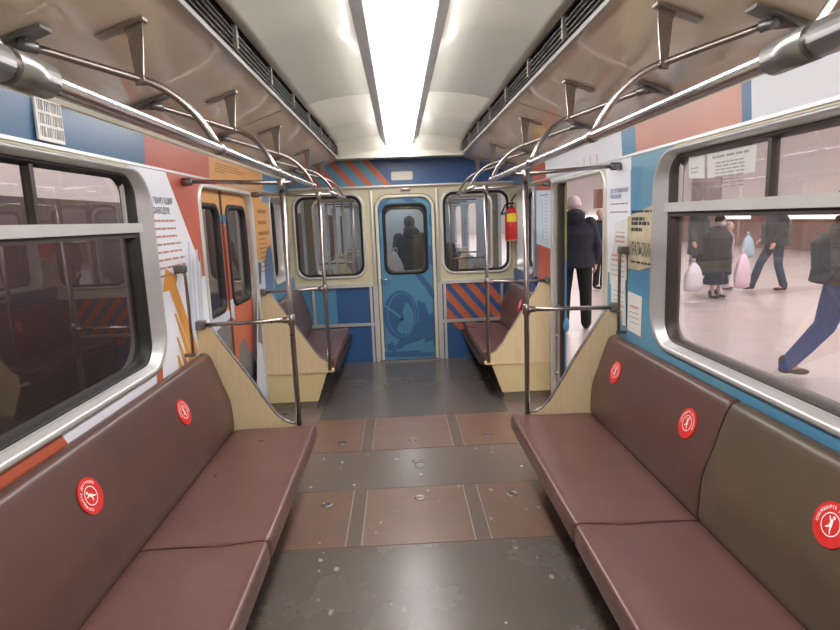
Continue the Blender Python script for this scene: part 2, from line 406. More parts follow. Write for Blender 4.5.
b.poly(fr, [(3.256, 1.247), (3.286, 1.236), (3.473, 0.936), (3.403, 0.929)], .0026, f_orarrow)
b.poly(fr, [(3.252, 1.116), (3.277, 1.100), (3.372, 0.937), (3.322, 0.931)], .0026, f_orarrow)
b.poly(fr, [(3.237, 1.011), (3.264, 0.998), (3.291, 0.933), (3.245, 0.933)], .0026, f_orarrow)
for k in range(4):
    x = 188 + 3.6*k
for q in ([(3.571, 1.623), (3.608, 1.634), (3.538, 1.096), (3.488, 1.106)], [(3.605, 1.506), (3.645, 1.522), (3.606, 1.083), (3.554, 1.093)], [(3.696, 1.575), (3.734, 1.579), (3.676, 1.134), (3.641, 1.140)], [(3.732, 1.446), (3.763, 1.457), (3.713, 1.128), (3.685, 1.133)]):
    b.poly(fr, q, .0030, f_lgrey)
b.poly(fr, [(2.951, 1.015), (3.029, 1.017), (3.006, 0.887), (2.930, 0.893)], .0030, f_redd)
# strip below the window
b.poly(fr, [(.9, .92), (2.13, .92), (2.08, .995), (.9, .995)], .0020, f_redd)
b.poly(fr, [(2.13, .92), (3.05, .92), (3.05, .995), (2.08, .995)], .0020, f_white)
b.poly(fr, [(5.431, 1.928), (5.967, 1.915), (5.894, 1.341), (5.429, 1.375), (5.254, 1.423)], .0012, f_or)
b.poly(fr, [(5.254, 1.423), (5.429, 1.375), (5.894, 1.341), (5.695, 0.684), (5.220, 0.117), (4.839, 0.238)], .0012, f_lgrey)
b.poly(fr, [(5.508, 1.369), (5.679, 1.491), (5.819, 1.514), (5.894, 1.341), (5.757, 0.975), (5.477, 1.052)], .0022, f_blue)
b.poly(fr, [(5.163, 1.057), (5.353, 1.049), (5.206, 0.639), (5.038, 0.703)], .0022, f_grey)
b.poly(fr, [(5.278, 1.386), (5.388, 1.369), (5.318, 1.174), (5.250, 1.199)], .0026, f_navy)
b.poly(fr, [(EWIN[0]-.1, .0), (Y1, .0), (Y1, 1.09), (EWIN[0]-.1, 1.09)], .0016, f_sky)
b.build('printed_film', wl)
b = B()
(ta, tz), (tb, tz2) = [(3.130, 1.846), (3.396, 1.849)]
sz = .062
add_text(b, fr, 'ЭВАКУАЦИЯ', ta, tz, .048, .0034, ink, bold=.0004, width=(tb-ta)/.295)
(ta2, tz3) = [(3.129, 1.793)][0]
add_text(b, fr, 'ЗАВОДОВ', ta2, tz3, .048, .0034, ink, bold=.0004, width=(tb-ta)/.295)
(xa, za), (xb, zb) = [(3.124, 1.750), (3.416, 1.748)]
text_lines(b, fr, xa, za, xb-xa, 3, .042, .011, .0034, inkr)
text_lines(b, fr, xa, za-.126, (xb-xa)*1.2, 2, .042, .011, .0034, inkr)
text_lines(b, fr, xa, za-.21, (xb-xa)*1.35, 3, .042, .011, .0034, inkr)
(xa, za), (xb, zb) = [(5.374, 1.820), (5.735, 1.824)]
for k, wd in enumerate((1, .9, 1.2)): 
    b.poly(fr, [(xa, za-.1*k), (xa+(xb-xa)*wd, za-.1*k), (xa+(xb-xa)*wd, za-.1*k+.03), (xa, za-.1*k+.03)], .0034, inko)
for k in range(9): b.poly(fr, [(xa, 1.62-.042*k), (xa+.3, 1.62-.042*k), (xa+.3, 1.63-.042*k), (xa, 1.63-.042*k)], .0034, inko)
b.build('lettering', wl)
# left upper band
b = B(); fb = fr_band(-1); Z0b, Z1b = H_TRIM+.006, 2.183
yb1, yb2, yb3 = [q[0] for q in [(3.091, 2.154), (4.108, 2.160), (5.691, 2.168)]]
for (a0, a1, m) in ((Y0, yb1, f_blue), (yb1, yb2, f_red), (yb2, yb3, f_or), (yb3, Y1-.01, f_sky)):
    b.poly(fb, [(a0, Z0b), (a1, Z0b), (a1, Z1b), (a0, Z1b)], .0015, m)
for k in range(4): b.poly(fb, [(yb2+.12, 2.15-.018*k), (yb2+.12+(.62, .8, .7, .25)[k], 2.15-.018*k), (yb2+.12+(.62, .8, .7, .25)[k], 2.157-.018*k), (yb2+.12, 2.157-.018*k)], .0028, inko)
b.build('band_film', wl)
# right wall films
b = B(); fr = fr_right
b.poly(fr, [(3.84,2.022)] + [([(3.428, 1.889)][0][0],2.022)] + [(3.410, 1.554), (3.508, 1.344), (3.783, 1.319)], .0012, f_white)
b.poly(fr, [(3.84,2.022),(3.84,1.985),(5.25,1.985),(5.25,2.022)], .0012, f_white)
b.poly(fr, [(3.783, 1.319), (3.508, 1.344), (3.410, 1.554)] + [([(3.428, 1.889)][0][0],2.022)] + [(2.88,2.022),(2.98,1.99),(3.04,1.93),(3.075,1.84),(3.075,1.1),(3.04,1.03),(2.98,.985),(2.98,.9),(3.79,.9)], .0014, f_teal)
b.poly(fr, [(3.431, 1.946), (3.277, 1.955), (3.292, 1.742), (3.380, 1.543), (3.410, 1.542)], .0022, f_sky)
b.poly(fr, [(3.361, 1.191), (3.369, 1.345), (3.273, 1.422), (3.177, 1.396), (3.153, 1.220)], .0022, f_sky)
b.poly(fr, [(3.1, .92), (1.0, .92), (1.0, .998), (3.1, .998)], .0020, f_teal)
b.poly(fr, [(2.3, .92), (.9, .92), (.9, .998), (2.25, .998)], .0028, f_sky)
ya, yb = 5.25, EWIN[0]-.02
b.poly(fr, [(ya, 0), (yb, 0), (yb, H_TRIM-.01), (ya, H_TRIM-.01)], .0012, f_red)
for k in range(5): b.poly(fr, [(ya, .15+.2*k), (ya+.12, .05+.2*k), (ya+.12, .13+.2*k), (ya, .23+.2*k)], .0022, f_orarrow)
b.poly(fr, [(yb-.12, .0), (Y1, .0), (Y1, 1.09), (yb-.12, 1.09)], .0022, f_mid)
b.poly(fr, [(yb-.07, 1.0), (yb+.02, 1.0), (yb+.02, H_TRIM-.01), (yb-.07, H_TRIM-.01)], .0022, f_blue)
b.build('printed_film', wr)
b = B()
(ta, tz), (tb, _) = [(3.750, 1.825), (3.440, 1.832)]
add_text(b, fr, 'ДО ОКТЯБРЬСКОЙ', ta, tz, .034, .0034, f_dsky, sgn=-1, bold=.0002, width=(ta-tb)/.34)
(ta, tz) = [(3.748, 1.791)][0]
add_text(b, fr, 'РЕВОЛЮЦИИ', ta, tz, .034, .0034, f_dsky, sgn=-1, bold=.0002, width=.8)
(ta, tz), (tb, _) = [(3.746, 1.753), (3.451, 1.758)]
text_lines(b, fr, ta, tz, ta-tb, 2, .05, .008, .0034, inkg, sgn=-1)
b.build('lettering', wr)
b = B(); fb = fr_band(1)
e = [q[0] for q in [(3.564, 2.103), (3.356, 2.105), (2.326, 2.166), (2.262, 2.174)]]
for (a0, a1, m) in ((Y0, e[3], f_white), (e[3], e[2], f_blue), (e[2], e[1], f_salmon), (e[1], e[0], f_sky), (e[0], 5.4, f_white), (5.4, 5.95, f_red), (5.95, Y1-.01, f_blue)):
    b.poly(fb, [(a0, Z0b), (a1, Z0b), (a1, Z1b), (a0, Z1b)], .0015, m)
for k in range(3): b.poly(fb, [(4.0+.14*k, 2.04), (4.015+.14*k, 2.04), (4.015+.14*k, 2.1), (4.0+.14*k, 2.1)], .0028, f_or)
b.build('band_film', wr)

# posters and pasted sheets on the right wall
def sheet(name, label, pts, m, c, draw=None, group=None):
    b = B(); b.prism(fr_right, pts, c, c+.0015, m)
    if draw: draw(b, c+.002)
    return b.build(name, label=label, cat='poster', group=group)
def news(b, c):
    q = [(3.412, 1.589), (3.102, 1.627), (3.410, 1.554), (3.099, 1.590), (3.412, 1.448), (3.093, 1.494), (3.418, 1.412), (3.104, 1.461), (3.402, 1.681), (3.120, 1.722)]
    w = q[0][0]-q[1][0]
    add_text(b, fr_right, 'УРАЛЬСКИЙ', q[4][0]-.005, q[4][1]+.01, .105, c, inkb, sgn=-1, bold=.0006, width=w*.96/.64)
    for k, (z, wd) in enumerate(((1.70, .9), (1.655, .6), (1.63, .8), (1.595, .5))):
        text_lines(b, fr_right, q[0][0]-.02, z, w*wd, 1, 1, (.012, .02, .02, .02, .014, .012)[k], c, inkb, sgn=-1)
    text_lines(b, fr_right, q[4][0]-.02, q[4][1]-.035, w*.9, 1, .02, .012, c, inkb, sgn=-1)
sheet('newspaper_poster', 'yellowed printed newspaper sheet with bold black heading, highest on teal wall beside window', [(3.455, 1.676), (3.109, 1.738), (3.082, 1.414), (3.270, 1.371), (3.431, 1.375)], paper, .0045, news)
def leaf_txt(n, m):
    def d(b, c):
        pass
    return d
def small(pts, hd):
    def d(b, c):
        a0 = max(p[0] for p in pts); a1 = min(p[0] for p in pts); z1 = max(p[1] for p in pts); z0 = min(p[1] for p in pts)
        n = int((z1-z0-.1)/.03)
        for k in range(n): text_lines(b, fr_right, a0-.04, z1-.09-.03*k, (a0-a1)-.08, 1, 1, .014 if k in hd else .006, c, inkr if k in hd else inkg, sgn=-1)
    return d
p1 = [(3.654, 1.640), (3.457, 1.670), (3.448, 1.493), (3.681, 1.456)]; sheet('torn_leaflet', 'pale torn newsprint leaflet left of the yellowed newspaper sheet', p1, paperw, .0040, small(p1, (1, 2)))
p2 = [(3.674, 1.495), (3.454, 1.523), (3.443, 1.302), (3.725, 1.246), (3.731, 1.389)]; sheet('torn_leaflet', 'greyish torn leaflet pasted behind the vertical grab handle on right wall', p2, paperw, .0070, small(p2, (0, 1)))
p3 = [(3.693, 1.263), (3.459, 1.306), (3.436, 1.021), (3.492, 1.017), (3.512, 1.095), (3.682, 1.095)]; sheet('torn_leaflet', 'lowest long torn leaflet pasted just left of the right grab handle', p3, paperw, .0100, small(p3, (3,)))
p4 = [(3.424, 1.237), (3.220, 1.228), (3.228, 0.995), (3.427, 1.004)]; sheet('torn_leaflet', 'slanted white leaflet with red print on teal wall right of the grab handle', p4, paperw, .0040, small(p4, (0, 5, 6)))
def mapd(b, c):
    (a0, z1), (a1, z0) = (5.62, 1.9), (5.3, 1.38)
    pts = [(5.56, 1.85), (5.53, 1.75), (5.56, 1.66), (5.5, 1.55), (5.52, 1.45)]
    for p, q in zip(pts, pts[1:]): b.poly(fr_right, [p, (p[0]-.015, p[1]), (q[0]-.015, q[1]), q], c, inkg)
    text_lines(b, fr_right, 5.44, 1.86, .12, 14, .032, .006, c, inkg, sgn=-1)
    text_lines(b, fr_right, 5.60, 1.88, .3, 1, .032, .01, c, ink, sgn=-1)
sheet('line_map_poster', 'pale blue metro map poster on red wall left of the open doorway', [(5.773, 1.941), (5.224, 1.917), (5.237, 1.402), (5.776, 1.425)], paperb, .004, mapd)
# printed notices stuck inside the right window
b = B(); gx = lambda a, z, c: Vector((W+.073-c, a, z))
q = [(2.895, 1.989), (2.746, 1.979), (2.735, 1.849), (2.885, 1.859), (2.721, 1.987), (2.340, 1.965), (2.348, 1.846), (2.709, 1.847)]
b.prism(gx, q[:4], 0, .001, paperw); b.prism(gx, q[4:], 0, .001, paperw)
text_lines(b, gx, q[4][0]-.05, 1.93, (q[4][0]-q[5][0])*.75, 1, .02, .010, .0018, inkg, sgn=-1)
text_lines(b, gx, q[4][0]-.08, 1.905, (q[4][0]-q[5][0])*.6, 8, .015, .006, .0018, inkg, sgn=-1)
text_lines(b, gx, q[0][0]-.03, 1.90, .07, 2, .02, .006, .0018, inkg, sgn=-1)
b.build('window_notice', label='white printed notice sheets taped to the upper pane of right window', cat='notice')
# white louvre on the left band
t = thing('vent_louvre', 'small white slatted louvre on blue band above left window', 'vent', (-W, 2.27, 2.12))
def fl(a, b, c): return Vector((c+.012, a, b))
b = B(); add_plate(b, fl, [(-.09,-.078), (.075,-.078), (.075,.075), (-.09,.075)], [[(x0+.006, z0), (x0+.040, z0), (x0+.040, z0+.036), (x0+.006, z0+.036)] for z0 in (-.064,-.018,.028) for x0 in (-.082,-.042,-.002,.036-.005)], 0, .008, white)
b.build('louvre_frame', t)
b = B(); 
for z0 in (-.064,-.018,.028):
    for k in range(13): 
        a = -.078+.0115*k; b.poly(fl, [(a, z0), (a+.005, z0), (a+.009, z0+.036), (a+.004, z0+.036)], .003, white)
b.poly(fl, [(-.088,-.076), (.073,-.076), (.073,.073), (-.088,.073)], -.001, inkg)
b.build('slats', t)

# ------------------------------------------------------------------ soffits, grilles, ceiling, light
for s in (-1, 1):
    b = B()
    b.loft([[(s*1.295, y, 2.205), (s*.70, y, 2.41), (s*.70, y, 2.43), (s*1.32, y, 2.24)] for y in (Y0, Y1)], soff, smooth=False)
    for yj in (1.35, 3.75, 5.35):    # panel joints
        n = Vector((-.326*s, 0, -.945)); 
        p0 = Vector((s*1.29, yj, 2.206)) ; p1 = Vector((s*.72, yj, 2.403))
        b.loft([[p0+n*.001+Vector((0,d,0)) for d in (-.003,.003)] + [p0+Vector((0,d,0)) for d in (.003,-.003)], [p1+n*.001+Vector((0,d,0)) for d in (-.003,.003)] + [p1+Vector((0,d,0)) for d in (.003,-.003)]], gasketb, smooth=False)
    o = b.build('ceiling_left' if s < 0 else 'ceiling_right', kind='structure')
    t = thing('air_grille', 'long dark slatted air grille along the %s edge of the white ceiling' % ('left' if s < 0 else 'right'), 'vent', (s*.68, 2, 2.41))
    t.location = (0,0,0)
    b = B(); b.loft([[(s*.708, y, 2.402), (s*.688, y, 2.402), (s*.684, y, 2.416), (s*.708, y, 2.42)] for y in (-2.5, 6.56)], mat('lip_enamel', (168,166,160), .55), smooth=False); b.build('grille_lip', t)
    b = B(); b.box((s*.70 if s < 0 else .69, -2.5, 2.42), (s*.69 if s < 0 else .70, 6.55, 2.53), darkgap); b.build('grille_back', t)
    b = B()
    for k in range(4):
        z = 2.428 + .019*k; x = .680 - .003*k
        b.loft([[(s*x, y, z), (s*(x+.014), y, z+.004), (s*(x+.014), y, z+.0065), (s*x, y, z+.003)] for y in (-2.5, 6.55)], slat_m, smooth=False)
    b.build('slats', t)
    y = 6.45; b = B()
    while y > -2.4:
        b.box((min(s*.664, s*.682), y-.014, 2.425), (max(s*.664, s*.682), y+.014, 2.515), slat_m); y -= .652
    b.build_each('divider', t)
cm = mat('ceiling_white_plastic', (224,221,208), .26, noise=.06, nscale=2)
b = B()
prof = [(.66, 2.508), (.62, 2.53), (.5, 2.555), (.35, 2.575), (.17, 2.585)]
for s in (-1, 1):
    P = [(s*x, z) for x, z in prof]
    for (ya, yb) in ((Y0, 1.0), (1.004, 4.24), (4.246, 6.3)):
        b.loft([[(x, y, z) for x, z in P] + [(x, y, z+.02) for x, z in reversed(P)] for y in (ya, yb)], cm, smooth=True)
    # curved end piece down to the header
    rings = []
    for (y, dz) in ((6.302, 0), (6.42, -.012), (6.5, -.04), (6.555, -.09), (6.575, -.13)):
        rings.append([(x, y, max(min(z, 2.585)+dz, 2.40) if k else z+dz*.8) for k, (x, z) in enumerate(P)])
    i = b.mi(cm)
    b.loft(rings, cm, closed=False, caps=False)
b.box((-.71, 6.57, 2.39), (.71, 6.60, 2.6), cm)
o = b.build('ceiling', kind='structure')
b = B(); b.box((-1.0, Y0, 2.63), (1.0, Y1, 2.66), darkgap); b.box((-.175, Y0, 2.58), (.175, 6.5, 2.60), housing); b.build('ceiling_roof', kind='structure')
t = thing('ceiling_light', 'long glowing white strip light down the middle of ceiling', 'light', (0,0,0))
b = B(); b.box((-.125, -2.4, 2.460), (.125, 6.57, 2.53), lightm, bev=.01); b.build('diffuser', t)
b = B()
for s in (-1, 1):
    b.loft([[(s*.118, y, 2.51), (s*.128, y, 2.504), (s*.142, y, 2.505), (s*.205, y, 2.582), (s*.165, y, 2.585)] for y in (-2.4, 6.57)], housing, smooth=False)
b.build('housing', t)

# ------------------------------------------------------------------ end wall
EL = 1.40
ewin = [(-1.285, -.445), (.455, 1.295)]
dX0, dX1 = -.285, .345
b = B()
holes = [rr(a+.02, c-.02, 1.06, 2.02, .12) for a, c in ewin] + [[p for p in rr(dX0, dX1, .02, 1.965, .12) if p[1] > .5] + [(dX0, .02), (dX1, .02)]]
add_plate(b, fr_end, [(-EL, 0), (EL, 0), (EL, 2.66), (-EL, 2.66)], holes, -.05, 0, cream)
we = b.build('wall_end', kind='structure')
# header blue band and its film
b = B()
zb, zt_ = 2.112, 2.405
b.box((-W+.02, Y1-.03, zb), (W-.02, Y1-.002, 2.44), f_mid)
b.build('header_panel', we)
b = B(); fe = lambda a, bb, c: Vector((a, Y1-.03-c, bb))
b.poly(fe, [(-W+.02, zb), ([(-0.111, 2.092)][0][0]-.01, zb), ([(-0.360, 2.431)][0][0]-.01, zt_), (-W+.02, zt_)], .001, f_teal)
xB = [(-0.111, 2.092)][0][0]; xT = [(-0.360, 2.431)][0][0]
for k in range(6):
    o1 = .200*k
    pts = [(xB-.09-o1, zb), (xB-o1, zb), (xT-o1, zt_), (xT-.09-o1, zt_)]
    if pts[3][0] > -W+.03: b.poly(fe, pts, .002, f_redd)
b.build('band_film', we)
b = B(); b.box((-W, Y1-.045, 2.092), (W, Y1, 2.112), aluw); b.box((-W+.02, Y1-.4, 2.405), (W-.02, Y1, 2.43), creamlt); b.build('header_trim', we)
q = [(-0.108, 2.257), (0.143, 2.248), (0.132, 2.117)]
b = B(); b.loft([[fe(p[0], p[1], c) for p in rr(q[0][0], q[1][0], 2.165, 2.262, .02)] for c in (0, .006)], creamlt, smooth=False)
b.build('number_plate', label='small rounded cream plate on blue band above end door', cat='plate')
# end windows
for n, (a, c) in ((5, ewin[0]), (6, ewin[1])):
    t = thing('window_%d' % n, None, None, kind='structure')
    L = lambda i, r, cc: [fr_end(p[0], p[1], cc) for p in rr(a+i, c-i, 1.04+i, 2.04-i, r, 8)]
    b = B(); b.loft([L(.02,.13,-.03), L(0,.15,.001), L(0,.15,.014), L(.012,.14,.022), L(.03,.13,.012)], aluw, caps=False); b.build('window_frame', t)
    b = B(); b.loft([L(.024,.13,.01), L(.036,.125,.018), L(.056,.11,.004), L(.056,.11,-.03), L(.024,.13,-.03)], black, caps=False); b.build('gasket', t)
    b = B(); b.poly(fr_end, rr(a+.05, c-.05, 1.09, 1.99, .1), -.015, glass_e); b.build('pane', t)
# end door
t = thing('door_3', None, None, kind='structure')
dfc = mat('door_film_blue', (82,136,168), .32, noise=.06, nscale=3); dfd = mat('door_film_navy', (56,96,140), .32)
b = B(); wx0, wx1, wz0, wz1 = [(-0.229, 1.574), (-4.280, 4.240)][0][0], [(0.287, 1.554), (-4.280, 4.240)][0][0], 1.07, 1.895
add_plate(b, fr_end, [p for p in rr(dX0+.012, dX1-.012, .03, 1.952, .11) if p[1] > .5] + [(dX0+.012, .03), (dX1-.012, .03)], [rr(wx0+.01, wx1-.01, wz0+.01, wz1-.01, .09)], -.02, .008, dfc)
leaf = b.build('door_leaf', t)
b = B()
b.loft([[fr_end(p[0], p[1], cc) for p in rr(wx0+i, wx1-i, wz0+i, wz1-i, .1-i*.5)] for i, cc in ((-.008,.009), (-.004,.02), (.02,.02), (.03,.004), (.03,-.02))], black, caps=False); b.build('window_gasket', leaf)
b = B(); b.poly(fr_end, rr(wx0+.01, wx1-.01, wz0+.01, wz1-.01, .09), -.008, glass_e); b.build('pane', leaf)
# artwork on the door
b = B(); cx, cz = [(-0.065, 0.568)][0]
def ringpoly(cx, cz, rx, rz, th, n, m, c):
    pts = [(cx+rx*math.cos(2*pi*k/n), cz+rz*math.sin(2*pi*k/n)) for k in range(n)]; pin = [(cx+(rx-th)*math.cos(2*pi*k/n), cz+(rz-th)*math.sin(2*pi*k/n)) for k in range(n)]
    for k in range(n): b.poly(fr_end, [pts[k], pts[(k+1) % n], pin[(k+1) % n], pin[k]], c, m)
def disc(cx, cz, rx, rz, m, c, t0=0, t1=2, rot=0):
    b.poly(fr_end, [(cx+rx*math.cos(t), cz+rz*math.sin(t)) for t in [(t0+(t1-t0)*k/24)*pi for k in range(24+(t1-t0 < 2))]], c, m)
disc(cx-.02, cz-.0, .195, .285, dfd, .0095)
disc(cx+.03, cz-.04, .125, .2, dfc, .0105, -.75, .42)
ringpoly(cx-.0, cz, .205, .30, .022, 36, dfd, .0115)
ringpoly(cx+.012, cz+.005, .178, .272, .012, 36, dfc, .011)
disc(cx-.0, cz-.03, .035, .045, dfd, .0125)
for k in range(7):
    t_ = (1.05+.13*k)*pi; dx, dz = math.cos(t_), math.sin(t_)
    b.poly(fr_end, [(cx-dz*.003, cz-.03+dx*.003), (cx+dz*.003, cz-.03-dx*.003), (cx+dx*.15+dz*.003, cz-.03+dz*.24-dx*.003), (cx+dx*.15-dz*.003, cz-.03+dz*.24+dx*.003)], .0125, dfd)
b.poly(fr_end, [(-.27, cz+.12), (-.265, cz+.15), (cx, cz-.01), (cx-.01, cz-.04)], .0128, dfc)
R_ = [(0.136, 0.743), (0.232, 0.702), (0.275, 0.553), (0.325, 0.588), (0.335, 0.513), (0.323, 0.177), (0.306, 0.039), (-0.309, 0.055), (-0.293, 0.118), (0.198, 0.120), (0.216, 0.270), (0.092, 0.225), (-0.032, 0.193), (-0.121, 0.135), (-0.155, 0.187), (-0.077, 0.283), (0.060, 0.352), (0.151, 0.497)]
b.poly(fr_end, R_, .0105, dfd)
b.poly(fr_end, [(-0.309, 0.055), (0.318, 0.026), (0.317, 0.001), (-0.310, 0.018)], .0108, dfc)
b.poly(fr_end, [(0.152, 0.197), (0.313, 0.240), (0.320, 0.089), (0.160, 0.096)], .0112, dfc)
b.poly(fr_end, [(-0.265, 0.204), (-0.177, 0.238), (-0.134, 0.110), (-0.243, 0.140)], .0112, dfd)
for q in ([(0.113, 1.072), (0.197, 1.069), (0.347, 0.856), (0.343, 0.734)], [(-0.313, 1.659), (-0.262, 1.504), (-0.276, 1.220), (-0.328, 1.365)], [(0.306, 1.399), (0.362, 1.314), (0.356, 1.122), (0.298, 1.197)], [(-0.302, 1.891), (-0.251, 1.959), (-0.134, 1.955), (-0.272, 1.774)], [(-0.016, 1.973), (0.102, 1.969), (0.182, 1.908), (0.053, 1.913)], [(0.319, 1.775), (0.375, 1.691), (0.371, 1.550), (0.314, 1.647)]):
    b.poly(fr_end, q, .0098, dfd)
b.build('door_artwork', leaf)
b = B(); hx, hz = [(-0.262, 1.015)][0]
b.tube([(hx-.02, Y1-.005, hz), (hx-.02, Y1-.045, hz)], .012, chrome); b.tube([(hx-.02, Y1-.045, hz), (hx+.085, Y1-.045, hz-.006)], .008, chrome); b.build('door_handle', leaf)
b = B()
def dpath(i): return [(dX1+i, .0)] + [p for p in rr(dX0-i, dX1+i, .0, 1.965+i, .12+i, 8) if p[1] > .5] + [(dX0-i, .0)]
b.loft([[fr_end(p[0], p[1], c) for p in dpath(i)] for i, c in ((-.001,-.03), (-.001,.02), (.006,.028), (.03,.028), (.036,.02), (.038,.0))], creamlt, closed=False, caps=False)
b.build('door_frame', t)
b = B(); b.loft([[fr_end(p[0], p[1], c) for p in dpath(i)] for i, c in ((.0355,.021), (.038,.025), (.042,.025), (.043,.001))], gasketb, closed=False, caps=False); b.build('frame_seal', t)
b = B(); b.box((.0, Y1-.05, 2.045), (.11, Y1, 2.075), steel, bev=.004); b.build('door_closer', t)
b = B(); b.box((-.34, Y1-.06, 0), (.40, Y1, .022), steel); b.build('threshold', t)
# posts beside the door and silver framed lower panels
for s in (-1, 1):
    cxp = .03 + s*.385
    b = B(); b.box((cxp-.012, Y1-.03, .95), (cxp+.012, Y1, 2.06), aluw, bev=.004)
    b.box((cxp-.03, Y1-.022, .0), (cxp+.03, Y1, .95), aluw); b.build('trim_%d' % (1 if s < 0 else 2), kind='structure')
    b = B(); x0, x1 = (-EL, cxp-.03) if s < 0 else (cxp+.03, EL)
    b.box((x0, Y1-.03, .93), (x1, Y1, .975), aluw); b.box((x0, Y1-.022, .455), (x1, Y1, .49), alu)
    xi = cxp + s*.045; b.box((min(xi, xi+s*.03), Y1-.024, .0), (max(xi, xi+s*.03), Y1, .95), aluw)
    xd = [(-1.105, 0.675)][0][0] if s < 0 else [(1.170, 0.637)][0][0]
    b.box((xd-.014, Y1-.024, .475), (xd+.014, Y1, .95), alu)
    b.build('panel_frame', we)
b = B()
xbL = [(-0.831, 0.785)][0][0]
b.poly(fr_end, [(-EL, 0), (xbL, 0), (xbL, .95), (-EL, .95)], .002, f_sky)
b.poly(fr_end, [(xbL, 0), (-.38, 0), (-.38, .95), (xbL, .95)], .002, f_mid)
b.poly(fr_end, [(-EL, 0), (xbL, 0), (xbL, .45), (-EL, .45)], .003, f_mid)
b.poly(fr_end, [(-EL, .36), (xbL, .36), (xbL, .46), (-EL, .46)], .004, f_sky)
b.poly(fr_end, [(.42, 0), (EL, 0), (EL, .95), (.42, .95)], .002, f_mid)
for k in range(5):
    xa = .40 + .185*k; tp = .93
    pts = [(xa-.06, tp), (xa+.045, tp), (xa+.045+.47, .36), (xa-.06+.47, .36)]
    pts = [(p[0]+.02-.2, p[1]) for p in pts]
    # clip to the panel on the left
    out = []
    for i in range(4):
        p, q = pts[i], pts[(i+1) % 4]; X = .49
        if p[0] >= X: out.append(p)
        if (p[0] >= X) != (q[0] >= X):
            tt = (X-p[0])/(q[0]-p[0]); out.append((X, p[1]+(q[1]-p[1])*tt))
    if len(out) > 2: b.poly(fr_end, out, .0035+.0001*k, f_redd)
b.build('printed_film', we)
# rear wall of the saloon, behind the camera
b = B(); b.box((-W, Y0-.05, 0), (W, Y0, 2.6), cream); b.box((-.32, Y0, .02), (.32, Y0+.02, 1.95), f_sky); b.build('wall_back', kind='structure')

# ------------------------------------------------------------------ benches
def smooth_closed(pts, it=2):
    for _ in range(it):
        o = []
        for k in range(len(pts)):
            p, q = pts[k], pts[(k+1) % len(pts)]
            o += [(p[0]*.75+q[0]*.25, p[1]*.75+q[1]*.25), (p[0]*.25+q[0]*.75, p[1]*.25+q[1]*.75)]
        pts = o
    return pts
SEATP = [(1.165,.435), (1.165,.38), (.70,.365), (.632,.355), (.620,.365), (.620,.442), (.636,.456), (.70,.450), (.9,.442), (1.08,.440)]
BACKP = [(1.135,.395), (1.137,.55), (1.145,.64), (1.175,.73), (1.232,.89), (1.249,.932), (1.272,.948), (1.312,.942), (1.315,.9), (1.315,.6), (1.315,.43)]
def pad(s, prof, y0, y1, m, dx=0, e=.018, wob=0):
    prof = smooth_closed(prof); cx = sum(p[0] for p in prof)/len(prof); cz = sum(p[1] for p in prof)/len(prof)
    b = B(); rings = []
    ys = [(y0, .86), (y0+e*.3, .95), (y0+e, .995)] + [(y0+e+(y1-y0-2*e)*k/10, 1) for k in range(1, 10)] + [(y1-e, .995), (y1-e*.3, .95), (y1, .86)]
    for y, sc in ys:
        # shrink inwards by a fixed amount rather than scaling
        d = (1-sc)*.10
        ring = []
        for (x, z) in prof:
            vx, vz = cx-x, cz-z; l = math.hypot(vx, vz) or 1
            ring.append((s*(x+dx+vx/l*d), y, z+vz/l*d))
        rings.append(ring)
    b.loft(rings, m)
    return b
def sticker(parent, s, y, idx):
    P = Vector((s*1.205, y, .80)); v = Vector((s*.0315, 0, .0945)).normalized() if False else Vector((s*.318, 0, .948)); 
    n = Vector((-s*.948, 0, .318)); u = v.cross(n).normalized()
    if u.dot(Vector((0, -s, 0))) < 0: u = -u
    rot = (0, .9, 0)[idx % 3] if s < 0 else (0, 0, .0)[idx % 3]
    # surface of the backrest at this height
    P = Vector((s*(1.175+(.785-.73)*(.06/.18)), y, .778)) + n*.006
    def f(a, bb, c): return P + u*(a*math.cos(rot)-bb*math.sin(rot)) + v*(a*math.sin(rot)+bb*math.cos(rot)) + n*c
    b = B(); R = .068; N = 40
    circ = lambda r: [(r*math.cos(2*pi*k/N), r*math.sin(2*pi*k/N)) for k in range(N)]
    b.prism(f, circ(R), -.004, .0, red)
    o, i = circ(.036), circ(.0325)
    for k in range(N): b.poly(f, [o[k], o[(k+1) % N], i[(k+1) % N], i[k]], .0006, white)
    # seated figure with a raised arm
    for q in ([(-.004,.016), (.004,.016), (.008,-.006), (-.006,-.006)], [(-.004,.014), (-.012,.024), (-.015,.022), (-.006,.008)], [(.006,-.004), (.008,-.02), (.003,-.02), (-.001,-.006)], [(-.006,-.004), (-.016,-.012), (-.013,-.015), (.0,-.008)], [(.008,-.02), (.011,-.026), (.007,-.027), (.004,-.02)]):
        b.poly(f, q, .0008, white)
    b.poly(f, [(.004+.0055*math.cos(2*pi*k/12), .0225+.0055*math.sin(2*pi*k/12)) for k in range(12)], .0009, white)
    txt = 'СОБЛЮДАЙТЕ ДИСТАНЦИЮ'
    for k, ch in enumerate(txt):
        if ch == ' ': continue
        a = pi*(1.06 - 1.12*k/(len(txt)-1)); r = .047
        px, pz = r*math.cos(a), r*math.sin(a)
        add_text(b, f, ch, px, pz, .0120, .0007, white, align='CENTER', rot=a-pi/2, bold=.0003)
    b.build('sticker', parent, 'round red sticker with a seated figure in a white ring')
def apron(s, y0, y1, t, xs=.83):
    b = B(); b.box((min(s*xs, s*(xs+.02)), y0, 0), (max(s*xs, s*(xs+.02)), y1, .37), kick)
    b.box((min(s*.66, s*1.2), y0, .335), (max(s*.66, s*1.2), y1, .362), kick); b.build('seat_base', t)
